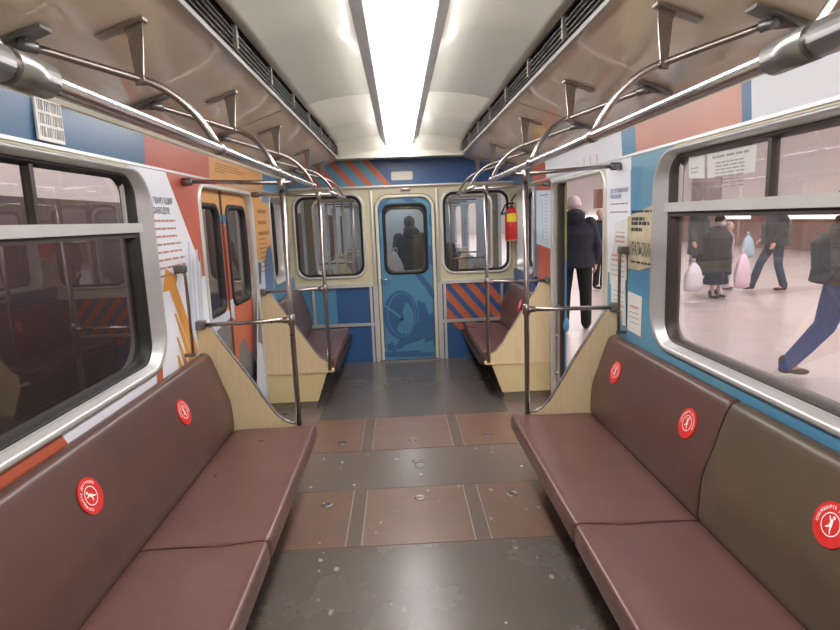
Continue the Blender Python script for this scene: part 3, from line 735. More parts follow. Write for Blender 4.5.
for s in (-1, 1):
    side = 'left' if s < 0 else 'right'
    t = thing('bench', 'long brown leatherette bench nearest the camera along the %s wall' % side, 'bench', (0,0,0), 'long benches')
    for (ya, yb) in ((2.205, 3.564), (.82, 2.195)):
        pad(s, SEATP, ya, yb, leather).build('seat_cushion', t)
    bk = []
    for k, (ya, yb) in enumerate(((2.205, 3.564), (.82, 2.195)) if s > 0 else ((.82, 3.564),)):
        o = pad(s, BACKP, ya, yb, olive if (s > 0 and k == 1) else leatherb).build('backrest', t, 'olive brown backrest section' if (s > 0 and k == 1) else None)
        bk.append(o)
    apron(s, .82, 3.564, t)
    if s < 0: sticker(bk[0], s, 2.915, 0); sticker(bk[0], s, 1.995, 1)
    else: sticker(bk[0], s, 3.276, 0); sticker(bk[0], s, 2.41, 1); sticker(bk[1], s, 1.545, 2)
    t = thing('bench', 'short brown leatherette bench on the %s side beside the end wall' % side, 'bench', (0,0,0), 'short benches')
    dx = .075
    SP = [(x if x > 1 else x+dx, z) for x, z in SEATP]
    pad(s, SP, 5.32, 6.93, leather).build('seat_cushion', t)
    o = pad(s, BACKP, 5.32, 6.93, leatherb).build('backrest', t)
    sticker(o, s, 6.0, 0)
    apron(s, 5.325, 6.93, t, .92)
# armrest panels
def arm_panel(s, y, main):
    side = 'left' if s < 0 else 'right'
    lab = 'light wood end panel with steel edge at the far end of the long %s bench' % side if main else 'light wood end panel with cream base at the doorway end of short %s bench' % side
    t = thing('bench_end_panel', lab, 'bench end panel', (0,0,0), 'bench end panels')
    cur = [(1.262,1.118), (1.225,1.09), (1.02,.78), (.93,.645), (.87,.55), (.82,.485), (.775,.456), (.745,.452)] 
    if main: cur = [(1.275,1.118), (1.235,1.09), (1.03,.77), (.93,.60), (.88,.52), (.835,.475), (.79,.452), (.75,.448)]
    f = lambda a, b, c: Vector((s*a, y + c, b))
    b = B(); b.prism(f, [(W-.004, 1.118)] + cur + [(.745, .345), (W-.004, .345)], 0, .028, wood); b.build('panel', t)
    b = B()
    pts = cur; 
    for k in range(len(pts)-1):
        pass
    o = [Vector((s*p[0], y, p[1])) for p in cur]
    offs = []
    for k, p in enumerate(cur):
        a, c2 = cur[max(k-1, 0)], cur[min(k+1, len(cur)-1)]
        dx, dz = c2[0]-a[0], c2[1]-a[1]; l = math.hypot(dx, dz); offs.append((dz/l*.006 , -dx/l*.006))
    b.loft([[(s*(p[0]-abs(q[0])), y-.002, p[1]+abs(q[1])) , (s*(p[0]-abs(q[0])), y+.03, p[1]+abs(q[1])), (s*p[0], y+.03, p[1]), (s*p[0], y-.002, p[1])] for p, q in zip(cur, offs)], chrome, smooth=False)
    b.build('edge_trim', t)
    b = B(); b.prism(f, [(W-.004, .345), (.765, .345), (.775, .32), (.865, .07), (W-.004, .07)], .012, .04, basecr)
    b.prism(f, [(W-.004, .07), (.88, .07), (.88, 0), (W-.004, 0)], .03, .05, mat('base_shadow_board', (120,110,92), .5))  # cream base greyed here: shade near the floor put into the colour
    b.box((min(s*.70, s*.79), y-.012, .345), (max(s*.70, s*.79), y+.06, .372), basecr, bev=.006)
    b.build('base_board', t)
for s in (-1, 1): arm_panel(s, 3.585, True); arm_panel(s, 5.25, False)

# ------------------------------------------------------------------ grab poles and rails
RX, RZ = .64, 1.972
def sleeve(b, p, d, r=.026, l=.06, m=None):
    p = Vector(p); d = Vector(d).normalized(); b.tube([p-d*l/2, p-d*l*.45, p+d*l*.45, p+d*l/2], r, m or steel, rs=[r*.85, r, r, r*.85])
for s in (-1, 1):
    side = 'left' if s < 0 else 'right'
    for (y, nm) in ((3.59, 'at the far end of the long %s bench' % side), (5.245, 'at the doorway end of the short %s bench' % side)):
        t = thing('grab_pole', 'steel grab pole with crossbars %s' % nm, 'pole', (0,0,0), 'grab poles')
        x = s*.735
        b = B(); b.tube([(x, y-.005, .372), (x, y-.005, 1.95)], .0165, steel); b.build('pole', t)
        b = B(); b.tube([(x, y-.005, 1.125), (s*(W-.03), y-.005, 1.115)], .0135, steel); b.build('crossbar', t)
        zz = 1.952 if y < 4 else 1.958
        b = B(); b.tube([(s*(RX-.0), y-.005, RZ-.02), (s*(W-.02), y-.005, 1.985 if y < 4 else 1.975)], .0125, steel); b.build('top_bar', t)
        b = B(); sleeve(b, (x, y-.005, 1.125), (0,0,1), .024, .07); sleeve(b, (x+s*.03, y-.005, 1.125), (1,0,0), .020, .05); sleeve(b, (x, y-.005, 1.945), (0,0,1), .023, .07)
        b.box((min(s*1.265, s*(W-.002)), y-.03, 1.09), (max(s*1.265, s*(W-.002)), y+.025, 1.145), darkst, bev=.006)
        sleeve(b, (s*(W-.035), y-.005, 1.982 if y < 4 else 1.974), (1,0,0), .024, .06, darkst); b.build_each('clamp', t)
    # vertical handle on the wall
    yh = 3.35 if s < 0 else 3.45
    t = thing('wall_handle', 'slim vertical steel handle on %s wall above the bench back' % side, 'handle', (0,0,0), 'wall handles')
    b = B(); b.tube([(s*(W-.045), yh-.01, 1.49), (s*(W-.05), yh, 1.44), (s*(W-.05), yh, .975)], .0095, steel, n=8); b.build('rod', t)
    b = B(); b.box((min(s*(W-.06), s*(W-.002)), yh-.035, 1.46), (max(s*(W-.06), s*(W-.002)), yh+.02, 1.505), darkst, bev=.006); b.box((min(s*(W-.06), s*(W-.002)), yh-.012, .972), (max(s*(W-.06), s*(W-.002)), yh+.012, .99), darkst); b.build_each('bracket', t)
    # ceiling rails
    for (ya, yb, loops, nm) in ((.4, 4.28, [(.72,.90,.98), (1.80,1.98,2.06), (2.70,3.03,3.02), (3.74,4.10,4.26)], 'long steel handrail under the %s soffit over the bench and doorway'), (5.24, 6.66, [(5.2,5.46,5.6), (6.2,6.5,6.64)], 'short steel handrail under the %s soffit near the end wall')):
        t = thing('handrail', nm % side, 'handrail', (0,0,0), 'handrails')
        b = B(); b.tube([(s*RX, ya, RZ), (s*RX, yb, RZ)], .0165, chrome, n=16); b.build('rail', t)
        for (yk, ysr, yj) in loops:
            b = B()
            p0 = (s*1.085, yk, 2.245); p1 = (s*.845, ysr, 2.185)
            pts = [Vector(p0).lerp(Vector(p1), k/5) for k in range(5)] + bez(p1, (s*.775, ysr+(ysr-yk)*.12, 2.172), (s*.685, yj-.03, 2.10), (s*RX, yj, RZ), 12)
            b.tube(pts, .0125, steel); lp = b.build('loop_bar', t)
            b = B()   # flared strap hanging from the soffit
            w0, w1 = .062, .026
            R4 = lambda x, z, w: [(s*(x-w/2), ysr-.004, z), (s*(x+w/2), ysr-.004, z), (s*(x+w/2), ysr+.004, z), (s*(x-w/2), ysr+.004, z)]
            b.loft([R4(.862,2.352,.09), R4(.852,2.345,.062), R4(.845,2.315,.048), R4(.845,2.25,.036), R4(.845,2.20,w1), R4(.845,2.165,.03)], steel, smooth=False)
            b.loft([[(s*x, ysr+d, z) for x, z in ((.81,2.367), (.96,2.315), (.96,2.308), (.81,2.358))] for d in (-.022,.022)], steel, smooth=False)
            b.tube([(s*.845, ysr-.012, 2.185), (s*.845, ysr+.012, 2.185)], .017, steel, n=10)
            b.build('hanger_strap', t)
            b = B()   # triangular end bracket of the loop bar
            b.loft([[(s*x, yk+d, z) for x, z in ((1.02,2.293), (1.20,2.228), (1.20,2.218), (1.02,2.283))] for d in (-.03,.03)], darkst, smooth=False)
            b.loft([[(s*1.07, yk+d, 2.275), (s*1.19, yk+d, 2.232), (s*1.095, yk+d, 2.225)] for d in (-.004,.004)], steel, smooth=False)
            b.tube([(s*1.10, yk-.01, 2.248), (s*1.06, yk+.02, 2.238)], .018, darkst, n=10)
            b.build('end_bracket', t)
            b = B(); sleeve(b, (s*RX, yj, RZ), (0,1,0), .0215, .035); b.build('rail_clamp', t)
        if ya < 1:
            b = B(); b.tube([(s*RX, .44, RZ), (s*RX, .955, RZ)], .029, sleevem, n=20); b.tube([(s*RX, .955, RZ), (s*RX, .97, RZ)], .024, steel, n=20, caps=False); b.tube([(s*RX, .97, RZ), (s*RX, 1.075, RZ)], .030, sleevem, n=20); b.build('joint_sleeve', t)

# fire extinguisher
ex, ey = 1.262, 6.78
t = thing('fire_extinguisher', 'small red fire extinguisher with yellow label hanging by the end window', 'fire extinguisher', (ex, ey, 1.42))
rd = mat('extinguisher_red', (196,40,34), .35)
b = B(); b.tube([(0,0,z) for z in (0,.01,.03,.28,.325,.35,.36)], .07, rd, n=20, rs=[.062,.068,.068,.068,.055,.03,.022]); b.build('tank', t)
b = B(); b.tube([(0,0,.0), (0,0,.012)], .073, mat('pink_rubber', (206,150,130), .6), n=20); b.build('foot_ring', t)
b = B(); R = .0695; b.loft([[(R*math.cos(a), R*math.sin(a), z) for a in [pi*(1.2+.5*k/10) for k in range(11)]] for z in (.2,.29)], mat('label_yellow', (226,204,50), .5), closed=False, caps=False); b.build('paper_label', t)
b = B(); b.tube([(0,0,.355), (0,0,.40)], .018, steel); b.box((-.02,-.06,.39), (.02,.03,.405), black, bev=.003); b.tube([(0,-.02,.42), (.02,-.04,.46), (.05,-.06,.50)], .008, black, n=8); b.build('valve', t)
b = B(); b.tube([(-.02,-.02,.40), (-.07,-.03,.38), (-.10,-.04,.31), (-.115,-.04,.29)], .009, black, n=8, rs=[.008,.008,.01,.014]); b.tube([(-.115,-.04,.28), (-.03,-.055,.315)], .013, darkst, n=8); b.build('hose', t)
b = B(); b.box((-.02,.06,.05), (.02,.13,.33), darkst); b.build('wall_bracket', t); t.scale = (1.12, 1.12, 1.08)

# ------------------------------------------------------------------ people
def tag_voxel(b, name, parent, m, vox, smooth_it=3, label=None):
    bmesh.ops.recalc_face_normals(b.bm, faces=b.bm.faces[:])
    me = bpy.data.meshes.new('tmp'); b.bm.to_mesh(me); b.bm.free()
    o = bpy.data.objects.new('tmp', me); C.objects.link(o)
    md = o.modifiers.new('r', 'REMESH'); md.mode = 'VOXEL'; md.voxel_size = vox; md.use_smooth_shade = True
    if smooth_it: ms = o.modifiers.new('s', 'SMOOTH'); ms.factor = .5; ms.iterations = smooth_it
    dg = bpy.context.evaluated_depsgraph_get(); dg.update()
    nm = bpy.data.meshes.new_from_object(o.evaluated_get(dg)); nm.materials.clear(); nm.materials.append(m); nm.name = name
    bpy.data.objects.remove(o); bpy.data.meshes.remove(me)
    r = bpy.data.objects.new(name, nm); C.objects.link(r); r.parent = parent
    if label: r['label'] = label
    return r
def limb(b, pts, rs, m, n=14):
    b.tube(pts, 0, m, n=n, rs=rs)
    for p, r in zip(pts, rs): b.sphere(p, r, m, 12)
def ell(b, stack, m, n=20):
    b.loft([[(cx+rx*math.cos(2*pi*k/n), cy+ry*math.sin(2*pi*k/n), z) for k in range(n)] for cx, cy, z, rx, ry in stack], m)
def lerp3(a, b, t): return tuple(a[i]+(b[i]-a[i])*t for i in range(3))
def hand(b, wr, d, side, m, k=1):
    # palm, four unequal bent fingers and a thumb leaving the side of the palm
    d = Vector(d).normalized(); out = Vector((side, 0, 0)); out = (out - d*out.dot(d)).normalized(); nrm = d.cross(out).normalized()
    wr = Vector(wr)
    limb(b, [wr, wr+d*.04, wr+d*.085], [.024*k, .027*k, .026*k], m)
    for j in range(4):
        o = wr + d*.085 + nrm*(.028-.0185*j)*k
        L = (.068,.078,.072,.056)[j]
        a = o + d*L*.45; c = a + (d*.75 - out*.5).normalized()*L*.35; e = c + (d*.4 - out*.9).normalized()*L*.25
        limb(b, [o, a, c, e], [.0095*k, .0088*k, .008*k, .0072*k], m, 8)
    o = wr + d*.03 + nrm*.024*k; a = o + (nrm*.7 + d*.7)*.035; c = a + (d + nrm*.15).normalized()*.03
    limb(b, [o, a, c], [.012*k, .0105*k, .009*k], m, 8)
def person(label, loc, rz, P=None, coat=None, trouser=None, shoe=None, hair=None, hat=None, hood=None, mask=False, hem=.78, wid=1., skirt=None, scale=1., hfirst=False, head_dz=0, leg=1., collar=None, group=None):
    """faces +Y locally; P overrides joints (hip/knee/ankle/shoulder/elbow/wrist, L is +x ... R is -x)"""
    J = dict(hipL=(.095,0,.93), kneeL=(.10,.02,.50), ankL=(.10,-.02,.085), hipR=(-.095,0,.93), kneeR=(-.10,.02,.50), ankR=(-.10,-.02,.085),
             shL=(.185,0,1.42), elL=(.25,-.03,1.14), wrL=(.27,.05,.90), shR=(-.185,0,1.42), elR=(-.25,-.03,1.14), wrR=(-.27,.05,.90), head=(0,.02,1.63), chest=(0,0,1.28))
    J.update(P or {})
    t = thing('person', label, 'person', loc, group, rz); t.scale = (scale,)*3
    b = B(); m = skin; hx, hy, hz = J['head']; cx, cy, cz = J['chest']
    b.sphere((hx, hy, hz+.02), (.078,.095,.112), m, 20); b.sphere((hx, hy+.03, hz-.045), (.056,.06,.062), m, 14)
    b.sphere((hx, hy+.092, hz-.005), (.013,.02,.022), m, 8); b.sphere((hx, hy+.08, hz+.03), (.045,.02,.012), m, 8)
    for s in (-1, 1): b.sphere((hx+s*.078, hy-.005, hz), (.012,.02,.032), m, 8)
    b.sphere((hx, hy+.082, hz-.052), (.024,.012,.007), m, 8)
    limb(b, [(hx*.5, cy, 1.42), (hx, hy-.015, hz-.06)], [.062, .055], m)
    ell(b, [(0,0,.86,.15,.10), (0,0,.95,.165,.115), (0,0,1.08,.145,.10), (cx,cy,1.28,.17,.115), (cx,cy,1.42,.155,.09), (cx,cy,1.47,.07,.06)], m)
    for s in 'LR':
        limb(b, [J['hip'+s], J['knee'+s], J['ank'+s]], [.085,.055,.038], m)
        limb(b, [J['sh'+s], J['el'+s], J['wr'+s]], [.052,.04,.028], m)
        e, w_ = Vector(J['el'+s]), Vector(J['wr'+s]); hand(b, w_, (w_-e), 1 if s == 'L' else -1, m)
        a = J['ank'+s]; limb(b, [a, (a[0], a[1]+.12, max(.04, a[2]-.045))], [.04,.03], m)
    body = tag_voxel(b, 'body', t, m, .0095, 1)
    b = B()
    for s in (-1, 1): b.sphere((hx+s*.03, hy+.086, hz+.014), (.011,.008,.007), inkb, 8)
    b.build_each('eye', t)
    if mask:
        b = B(); b.sphere((hx, hy+.055, hz-.035), (.062,.058,.05), m, 16); tag_voxel(b, 'face_mask', t, mat('mask_blue', (176,200,222), .7), .009, 2)
    # trousers or skirt
    b = B()
    if skirt:
        ell(b, [(0,0,1.02,.155,.12), (0,0,.85,.20,.15), (0,0,.55,.25,.19), (0,0,skirt,.30,.22)], trouser); tag_voxel(b, 'skirt', t, trouser, .014, 2)
    else:
        ell(b, [(0,0,.86,.16,.12), (0,0,.95,.175,.125), (0,0,1.05,.165,.12)], trouser)
        for s in 'LR':
            h, k, a = J['hip'+s], J['knee'+s], J['ank'+s]
            limb(b, [h, lerp3(h, k, .5), k, lerp3(k, a, .5), (a[0], a[1], a[2]+.01)], [.102*leg, .09*leg, .075*leg, .072*(1+(leg-1)*.6), .070], trouser)
        tag_voxel(b, 'trousers', t, trouser, .012, 2)
    for s in 'LR':
        a = J['ank'+s]; b = B()
        limb(b, [(a[0], a[1]-.015, a[2]+.05), (a[0], a[1]-.01, a[2]-.03)], [.055,.05], shoe); 
        zf = a[2]-.045
        b.sphere((a[0], a[1]+.0, zf+.004), (.046,.07,.038), shoe, 12); b.sphere((a[0], a[1]+.10, zf-.002), (.05,.095,.034), shoe, 12)
        tag_voxel(b, 'boot', t, shoe, .01, 2)
    # jacket
    b = B(); W_ = wid
    ell(b, [(0,0,hem,.20*W_,.15*W_), (0,0,(hem+1.05)/2,.195*W_,.145*W_), (0,0,1.05,.185*W_,.14*W_), (cx,cy,1.28,.205*W_,.15*W_), (cx,cy,1.40,.19*W_,.13), (cx,cy,1.46,.12,.10), (cx,cy,1.52,.085,.085)], coat)
    for s in 'LR':
        a, e, w_ = J['sh'+s], J['el'+s], J['wr'+s]
        limb(b, [a, lerp3(a, e, .5), e, lerp3(e, w_, .5), lerp3(e, w_, .92)], [.085,.078,.07,.062,.052], coat)
    tag_voxel(b, 'jacket', t, coat, .013, 2)
    if collar:
        b = B(); b.tube(bez((cx-.10,cy+.04,1.50), (cx-.13,cy-.16,1.54), (cx+.13,cy-.16,1.54), (cx+.10,cy+.04,1.50), 10), .045, collar); b.build('collar', t)
    if hood:
        b = B(); b.sphere((cx, cy-.10, 1.50), (.13,.09,.10), hood, 16); b.sphere((cx, cy-.06, 1.54), (.12,.09,.07), hood, 16); tag_voxel(b, 'hood', t, hood, .012, 2)
    if hat:
        b = B(); b.sphere((hx, hy-.012, hz+.055), (.092,.108,.095), hat, 16); b.tube([(hx, hy-.01, hz+.005), (hx, hy-.01, hz+.05)], .1, hat, n=20); tag_voxel(b, 'hat', t, hat, .01, 2)
    elif hair:
        b = B(); b.sphere((hx, hy-.02, hz+.04), (.086,.098,.10), hair, 18); b.sphere((hx, hy-.05, hz-.01), (.075,.06,.08), hair, 14); tag_voxel(b, 'hair', t, hair, .009, 2)
    return t
cl = lambda n, c, **k: mat(n, c, .85, noise=.25, nscale=6, **k)
navy = cl('navy_cloth', (38,40,54)); blk = cl('black_cloth', (26,25,29)); dk = cl('charcoal_cloth', (52,50,54)); jean = cl('dark_denim', (52,62,84)); bluej = cl('bright_blue_cloth', (36,84,176))
bootm = mat('black_boot', (22,20,22), .45); brownb = mat('brown_boot', (70,56,50), .6); palehat = cl('pale_pink_wool', (222,204,206)); hairb = cl('dark_brown_hair', (58,44,38)); pinkhat = cl('beige_pink_wool', (206,168,150))
lilac = cl('pale_lilac_cloth', (196,190,204)); hairg = cl('grey_hair', (150,140,136)); skirtm = cl('black_skirt_cloth', (28,30,38))
# man in the doorway, back turned
person('person in dark hooded jacket and pale hat holding a phone, just outside the doorway', (2.50, 8.42, 0), -.3,
       dict(hipL=(.11,0,.93), hipR=(-.11,0,.93), kneeL=(.14,.02,.5), kneeR=(-.13,.0,.5), ankL=(.15,.02,.085), ankR=(-.14,-.08,.085), elR=(-.29,.04,1.14), wrR=(-.30,.24,1.22), elL=(.27,-.02,1.14), wrL=(.26,.05,.90), head=(-.02,.05,1.63)),
       coat=navy, trouser=blk, shoe=bootm, hat=palehat, hood=navy, hem=.84, wid=1.3, scale=1.10, leg=1.1)
person('person in face mask and dark coat facing the train, behind the pale-hatted person', (4.42, 12.9, 0), pi+.35, coat=navy, trouser=blk, shoe=bootm, hat=pinkhat, mask=True, hem=.72, wid=1.1)
# woman with bags
person('person in long dark coat and face mask carrying a pink-white bag outside window', (5.95, 10.85, 0), pi+.45, dict(head=(0,.05,1.60)), coat=blk, trouser=skirtm, shoe=bootm, hat=blk, mask=True, hem=.5, wid=1.75, skirt=.30, scale=.90)
person('person in pale lilac clothing partly hidden behind the long-coated person', (6.75, 11.9, 0), pi+.9, coat=lilac, trouser=lilac, shoe=brownb, hair=hairg, hem=.7, wid=1.0, scale=.80)
person('person in black coat seen above the window transom beside the notice sheets', (6.9, 13.4, 0), pi+.6, coat=dk, trouser=blk, shoe=bootm, hair=hairb, hem=.6, wid=1.3, scale=1.08)
person('person in dark jacket and dark jeans striding across the platform', (7.5, 11.5, 0), pi/2-.1,
       dict(kneeL=(.10,.22,.52), ankL=(.10,.36,.10), kneeR=(-.10,-.02,.50), ankR=(-.10,-.14,.085), elL=(.27,-.08,1.16), wrL=(.27,.12,.98), elR=(-.27,.02,1.14), wrR=(-.27,.14,.94)), coat=dk, trouser=jean, shoe=bootm, hair=hairb, hem=.88, wid=1.6, scale=1.05)
person('person in dark jacket and bright blue trousers walking past at the right', (4.10, 5.30, 0), -pi/2-.55,
       dict(hipL=(.10,0,.93), kneeL=(.10,.20,.52), ankL=(.10,.30,.12), hipR=(-.10,0,.93), kneeR=(-.10,-.10,.50), ankR=(-.10,-.38,.10), elL=(.27,-.12,1.16), wrL=(.28,.02,.94), elR=(-.27,.06,1.14), wrR=(-.27,.22,.96)), coat=dk, trouser=bluej, shoe=brownb, hair=hairb, hem=.93, wid=1.75, scale=1.05, leg=1.25)
# phone and bags they carry
b = B(); b.box((-.035,-.005,-.07), (.035,.005,.07), mat('phone_white', (210,210,220), .3), bev=.004); o = b.build('mobile_phone', label='pale mobile phone held by the person outside the doorway', cat='phone'); o.location = (2.47, 8.72, 1.30); o.rotation_euler = (1.2,0,-.3)
def bag(name, label, loc, sx, sz, m, rz=0):
    t = thing(name, label, 'bag', loc, None, rz)
    b = B(); rings = []
    n = 20
    for k, (z, q) in enumerate(((0,.55), (.04,.9), (.2,1.05), (.45,1), (.7,.8), (.88,.5), (1,.22))):
        rings.append([(sx*q*math.cos(2*pi*j/n)*(1+.12*math.sin(5*j+k)), sx*.45*q*math.sin(2*pi*j/n), z*sz + .012*math.sin(3*j+2*k)) for j in range(n)])
    b.loft(rings, m); b.build('bag_body', t)
    b = B()
    for d in (-.03,.03): b.tube(bez((d-.02, 0, sz*.95), (d-.05, 0, sz*1.25), (d+.05, 0, sz*1.25), (d+.02, 0, sz*.95), 8), .006, m, n=6)
    b.build('bag_handle', t)
cl2 = lambda n, c: mat(n, c, .45, noise=.12, nscale=9)
bag('carrier_bag', 'large white and pink carrier bag hanging low beside the long-coated person', (6.28, 10.55, .22), .24, .62, cl2('white_pink_plastic', (232,206,220)), .6)
bag('carrier_bag', 'white carrier bag at the lower left corner of right window', (5.28, 10.4, .22), .26, .5, cl2('white_plastic', (226,220,228)), .6)
bag('shoulder_bag', 'pale blue bag between the long-coated person and the striding person', (6.75, 11.2, .72), .2, .42, cl2('pale_blue_plastic', (168,190,210)), .6)
person('person in black clothes standing dark behind the end door window', (.12, 9.3, 0), .3, coat=blk, trouser=blk, shoe=bootm, hair=hairb, hood=blk, hem=.6, wid=1.2)
person('person in dark clothes seen through the right end window', (.58, 9.0, 0), pi-.5, coat=dk, trouser=blk, shoe=bootm, hair=hairb, hem=.6, wid=1.15, scale=.9)
bag('paper_bag', 'white bag at the lower left of the end door window', (-.14, 8.85, .85), .13, .38, cl2('pale_paper', (206,204,206)))


# ------------------------------------------------------------------ station on the right
pf = mat('platform_granite', (188,172,168), .32, col2=(176,160,156), nscale=1.2, rnoise=.08)
pfl = mat('platform_dark_granite', (164,144,140), .3); pwall = mat('brown_marble', (146,102,90), .3, col2=(122,84,74), nscale=1.5)
pvault = mat('pale_vault', (228,222,221), .7, noise=.05, nscale=.3); ptrack = mat('tunnel_dark', (50,42,40), .8)
b = B(); b.box((W+.17, -14, -1.2), (15, 60, -.01), pf); pfo = b.build('platform_floor', kind='structure')
b = B()
for q in ([(5.833, 11.467), (5.561, 10.664), (8.942, 11.556), (9.391, 12.142)], [(6.036, 7.759), (5.078, 6.507), (4.037, 5.857), (3.680, 5.639), (5.008, 7.098), (5.747, 7.753)]):
    b.poly(fr_floor, q, -.008, pfl)
b.build('floor_inlay', pfo)
b = B(); b.box((15, -14, -.01), (15.3, 60, 1.15), pwall); b.box((15.05, -14, 1.15), (15.35, 60, 1.42), mat('lit_cornice', (246,240,238), .5, emit=(255,250,248), estr=.8)); 
for k in range(9):
    y = 4 + 6.2*k; b.box((14.7, y, -.01), (15.1, y+1.6, 1.75), pwall)
b.build('platform_wall', kind='structure')
# platform column, also standing in for a grey reflection in the pane
b = B(); n = 16; b.tube([(8.0, 15.2, 0), (8.0, 15.2, 5.4)], .36, mat('pillar_stone', (132,118,116), .5)); b.build('platform_pillar', kind='structure')
b = B()   # vault
prof = [(15.3, 1.4), (15.0, 2.6), (13.4, 4.2), (10.8, 5.3), (7.6, 5.6), (4.4, 5.2), (2.0, 4.3), (-.5, 3.9), (-4.0, 3.6), (-5.0, 2.9)]
b.loft([[(x, y, z) for x, z in prof] for y in (-14, 60)], pvault, closed=False, caps=False)
b.build('station_vault', kind='structure')
b = B(); b.box((1.5, 60, -1.2), (15.4, 60.3, 6), pvault); b.box((-5.4, 60, -1.5), (1.5, 60.3, 6), ptrack); b.box((-5.4, -14.3, -1.5), (15.4, -14, 6), pvault); b.build('station_end_wall', kind='structure')
b = B(); b.box((-5.3, -14, -1.5), (-5.0, 60, 2.2), mat('track_marble_shaded', (84,58,52), .5, noise=.25, nscale=1)); b.box((-5.3, -14, 2.2), (-5.0, 60, 3.0), pvault); b.build('track_wall', kind='structure')  # lower marble darkened in colour for the shade on the track side
b = B(); b.box((-5.3, -14, -1.6), (W+.17, 60, -1.5), ptrack); b.build('track_bed', kind='structure')
# orange bag like blur... a far brown kiosk seen over heads
b = B(); b.box((11.5, 34, 1.9), (14.9, 34.6, 3.0), pwall); b.build('platform_sign_beam', kind='structure')
b = B(); b.box((-W-.12, Y0-.1, 2.67), (W+.12, Y1, 2.72), ptrack); b.box((-W-.12, Y0-.12, -.9), (W+.12, Y0-.06, 2.7), ptrack); b.build('car_roof', kind='structure')

# ------------------------------------------------------------------ neighbouring car beyond the gangway
NY = 7.75
t = thing('metro_car', 'neighbouring metro carriage seen through the end wall windows', 'train car', (0,0,0))
fn = lambda a, b, c: Vector((a, NY - c, b))
nbody = mat('neighbour_paint', (96,92,70), .5); nin = mat('neighbour_lining', (176,190,204), .35, .3)
b = B(); NW = 1.27
holes = [rr(-1.14, -.48, 1.0, 1.98, .12), rr(.50, 1.16, 1.0, 1.98, .12), [p for p in rr(-.30, .36, .03, 1.95, .1)]]
holes[2] = rr(-.24, .30, 1.02, 1.86, .09)
add_plate(b, fn, rr(-NW, NW, -.4, 2.75, .18), holes, -.05, 0, nbody); b.build('end_panel', t)
for h in (0, 1, 2):
    x0, x1, z0, z1 = ((-1.14,-.48,1.0,1.98), (.50,1.16,1.0,1.98), (-.24,.30,1.02,1.86))[h]
    b = B(); L = lambda i, c: [fn(p[0], p[1], c) for p in rr(x0+i, x1-i, z0+i, z1-i, .11-i*.3)]
    b.loft([L(-.03,.001), L(-.03,.02), L(0,.03), L(.02,.01), L(.02,-.05)], alu if h < 2 else black, caps=False); b.build('window_frame', t)
b = B()
NL = 15.0
for s in (-1, 1): 
    add_plate(b, lambda a, bb, c: Vector((s*(NW-c), a, bb)), [(NY, 0), (NL, 0), (NL, 2.3), (NY, 2.3)], [rr(10.0, 11.4, 1.0, 1.95, .15), rr(12.4, 13.8, 1.0, 1.95, .15)], -.04, 0, nin)
b.build('side_lining', t)
b = B(); b.box((-NW, NY+.05, -.05), (NW, NL, 0), FM); b.build('car_floor', t)
b = B(); b.box((-NW, NY+.05, 2.4), (NW, NL, 2.45), cm); b.build('car_ceiling', t)
b = B(); b.box((-.13, NY+.3, 2.34), (.13, NL-.2, 2.40), mat('neighbour_light', (255,255,255), .5, emit=(255,250,248), estr=5)); b.build('light_strip', t)
b = B(); b.box((-NW, NL, 0), (NW, NL+.05, 2.4), nin); b.build('far_wall', t)
for s in (-1, 1):
    for y in (8.5, 9.9, 11.3, 12.6):
        b = B(); b.tube([(s*.70, y, .3), (s*.70, y, 2.0)], .017, steel, n=8); b.tube([(s*.70, y, 1.12), (s*NW, y, 1.12)], .013, steel, n=8); b.tube([(s*.70, y, 2.0), (s*NW, y, 2.0)], .013, steel, n=8); b.build('grab_pole', t)
    b = B(); b.tube([(s*.62, 8.2, 1.98), (s*.62, 13, 1.98)], .017, steel, n=8); b.build('handrail', t)
    for (ya, yb) in ((8.0, 9.85), (11.35, 14.6)):
        pad(s, [(x-.05, z) for x, z in SEATP], ya, yb, leather).build('seat_cushion', t); pad(s, [(x-.05, z) for x, z in BACKP], ya, yb, leatherb).build('backrest', t)
        b = B(); f = lambda a, bb, c: Vector((s*a, ya-.03+c, bb)); b.prism(f, [(1.26,1.11), (1.2,1.09), (.95,.65), (.82,.48), (.72,.45), (.72,.05), (1.26,.05)], 0, .025, wood); b.build('end_panel', t)
b = B()
for s in (-1, 1):   # gangway side curtains of silver bellows panels
    pass
b.box((-.45, Y1+.05, -.06), (.5, NY, -.01), steel); b.build('gangway_plate', t)
b.bm if False else None
b = B()
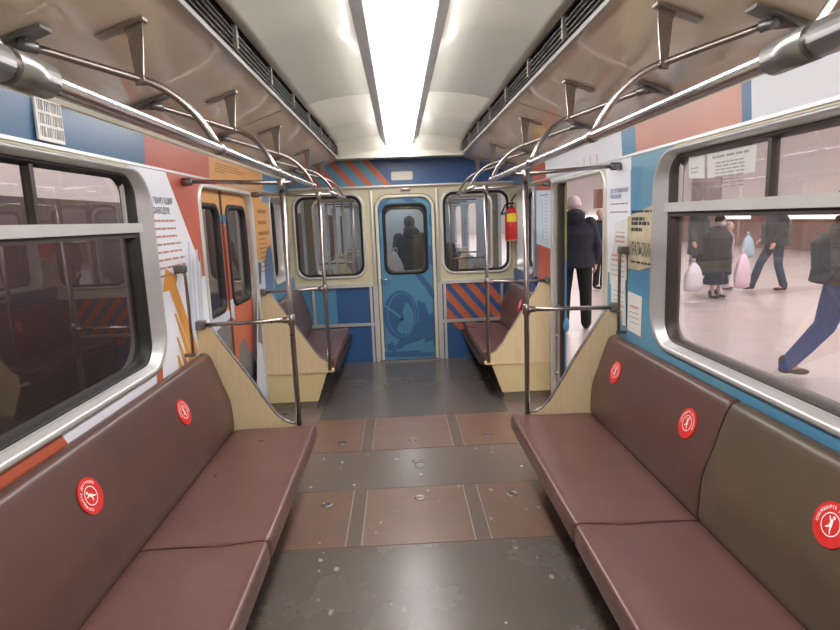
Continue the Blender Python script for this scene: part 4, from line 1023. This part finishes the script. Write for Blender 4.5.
for k in range(5):  # silver bars standing in for reflections and the interior beyond
    x = -1.02 + .11*k
    b.box((x, NY+.16, .9), (x+.035, NY+.19, 2.1), alu)
b.build('reflection_stripes', t)


# ------------------------------------------------------------------ lights
def area(name, loc, size, sy, power, col, rot=(0,0,0)):
    l = bpy.data.lights.new(name, 'AREA'); l.shape = 'RECTANGLE'; l.size = size; l.size_y = sy; l.energy = power; l.color = col
    o = bpy.data.objects.new(name, l); C.objects.link(o); o.location = loc; o.rotation_euler = rot; return o
area('station_lamp', (7, 12, 5.0), 4, 40, 1500, (1, .96, .95))
area('station_lamp', (7, 46, 5.0), 4, 24, 900, (1, .96, .95))
area('station_lamp', (12.6, 12, 3.6), .8, 40, 300, (1, .97, .96), (0, math.radians(50), 0))
area('track_wall_fill', (-2.4, 6, 3.0), .5, 24, 260, (1, .93, .92), (0, math.radians(105), 0))  # unseen fill light, added to brighten the pale upper track wall
w = bpy.data.worlds.new('World'); bpy.context.scene.world = w; w.use_nodes = True
w.node_tree.nodes['Background'].inputs[0].default_value = (.9,.85,.84,1); w.node_tree.nodes['Background'].inputs[1].default_value = .15

# ------------------------------------------------------------------ camera
yaw, pitch, roll, f = .0299, .1641, -.0388, 581.8
fw = Vector((math.sin(yaw)*math.cos(pitch), math.cos(yaw)*math.cos(pitch), -math.sin(pitch)))
r0 = Vector((math.cos(yaw), -math.sin(yaw), 0)); u0 = r0.cross(fw)
r2 = r0*math.cos(roll) + u0*math.sin(roll); u2 = -r0*math.sin(roll) + u0*math.cos(roll)
cd = bpy.data.cameras.new('camera'); cam = bpy.data.objects.new('camera', cd); C.objects.link(cam)
M = Matrix((r2, u2, -fw)).transposed().to_4x4(); M.translation = Vector((-.043, 0, 1.714)); cam.matrix_world = M
cd.sensor_fit = 'HORIZONTAL'; cd.sensor_width = 36; cd.lens = 36*f/840; cd.clip_start = .02; cd.clip_end = 200
sc = bpy.context.scene; sc.camera = cam
sc.view_settings.view_transform = 'Standard'; sc.view_settings.look = 'None'; sc.view_settings.gamma = 1; sc.view_settings.use_curve_mapping = False
sc.view_settings.exposure = .5
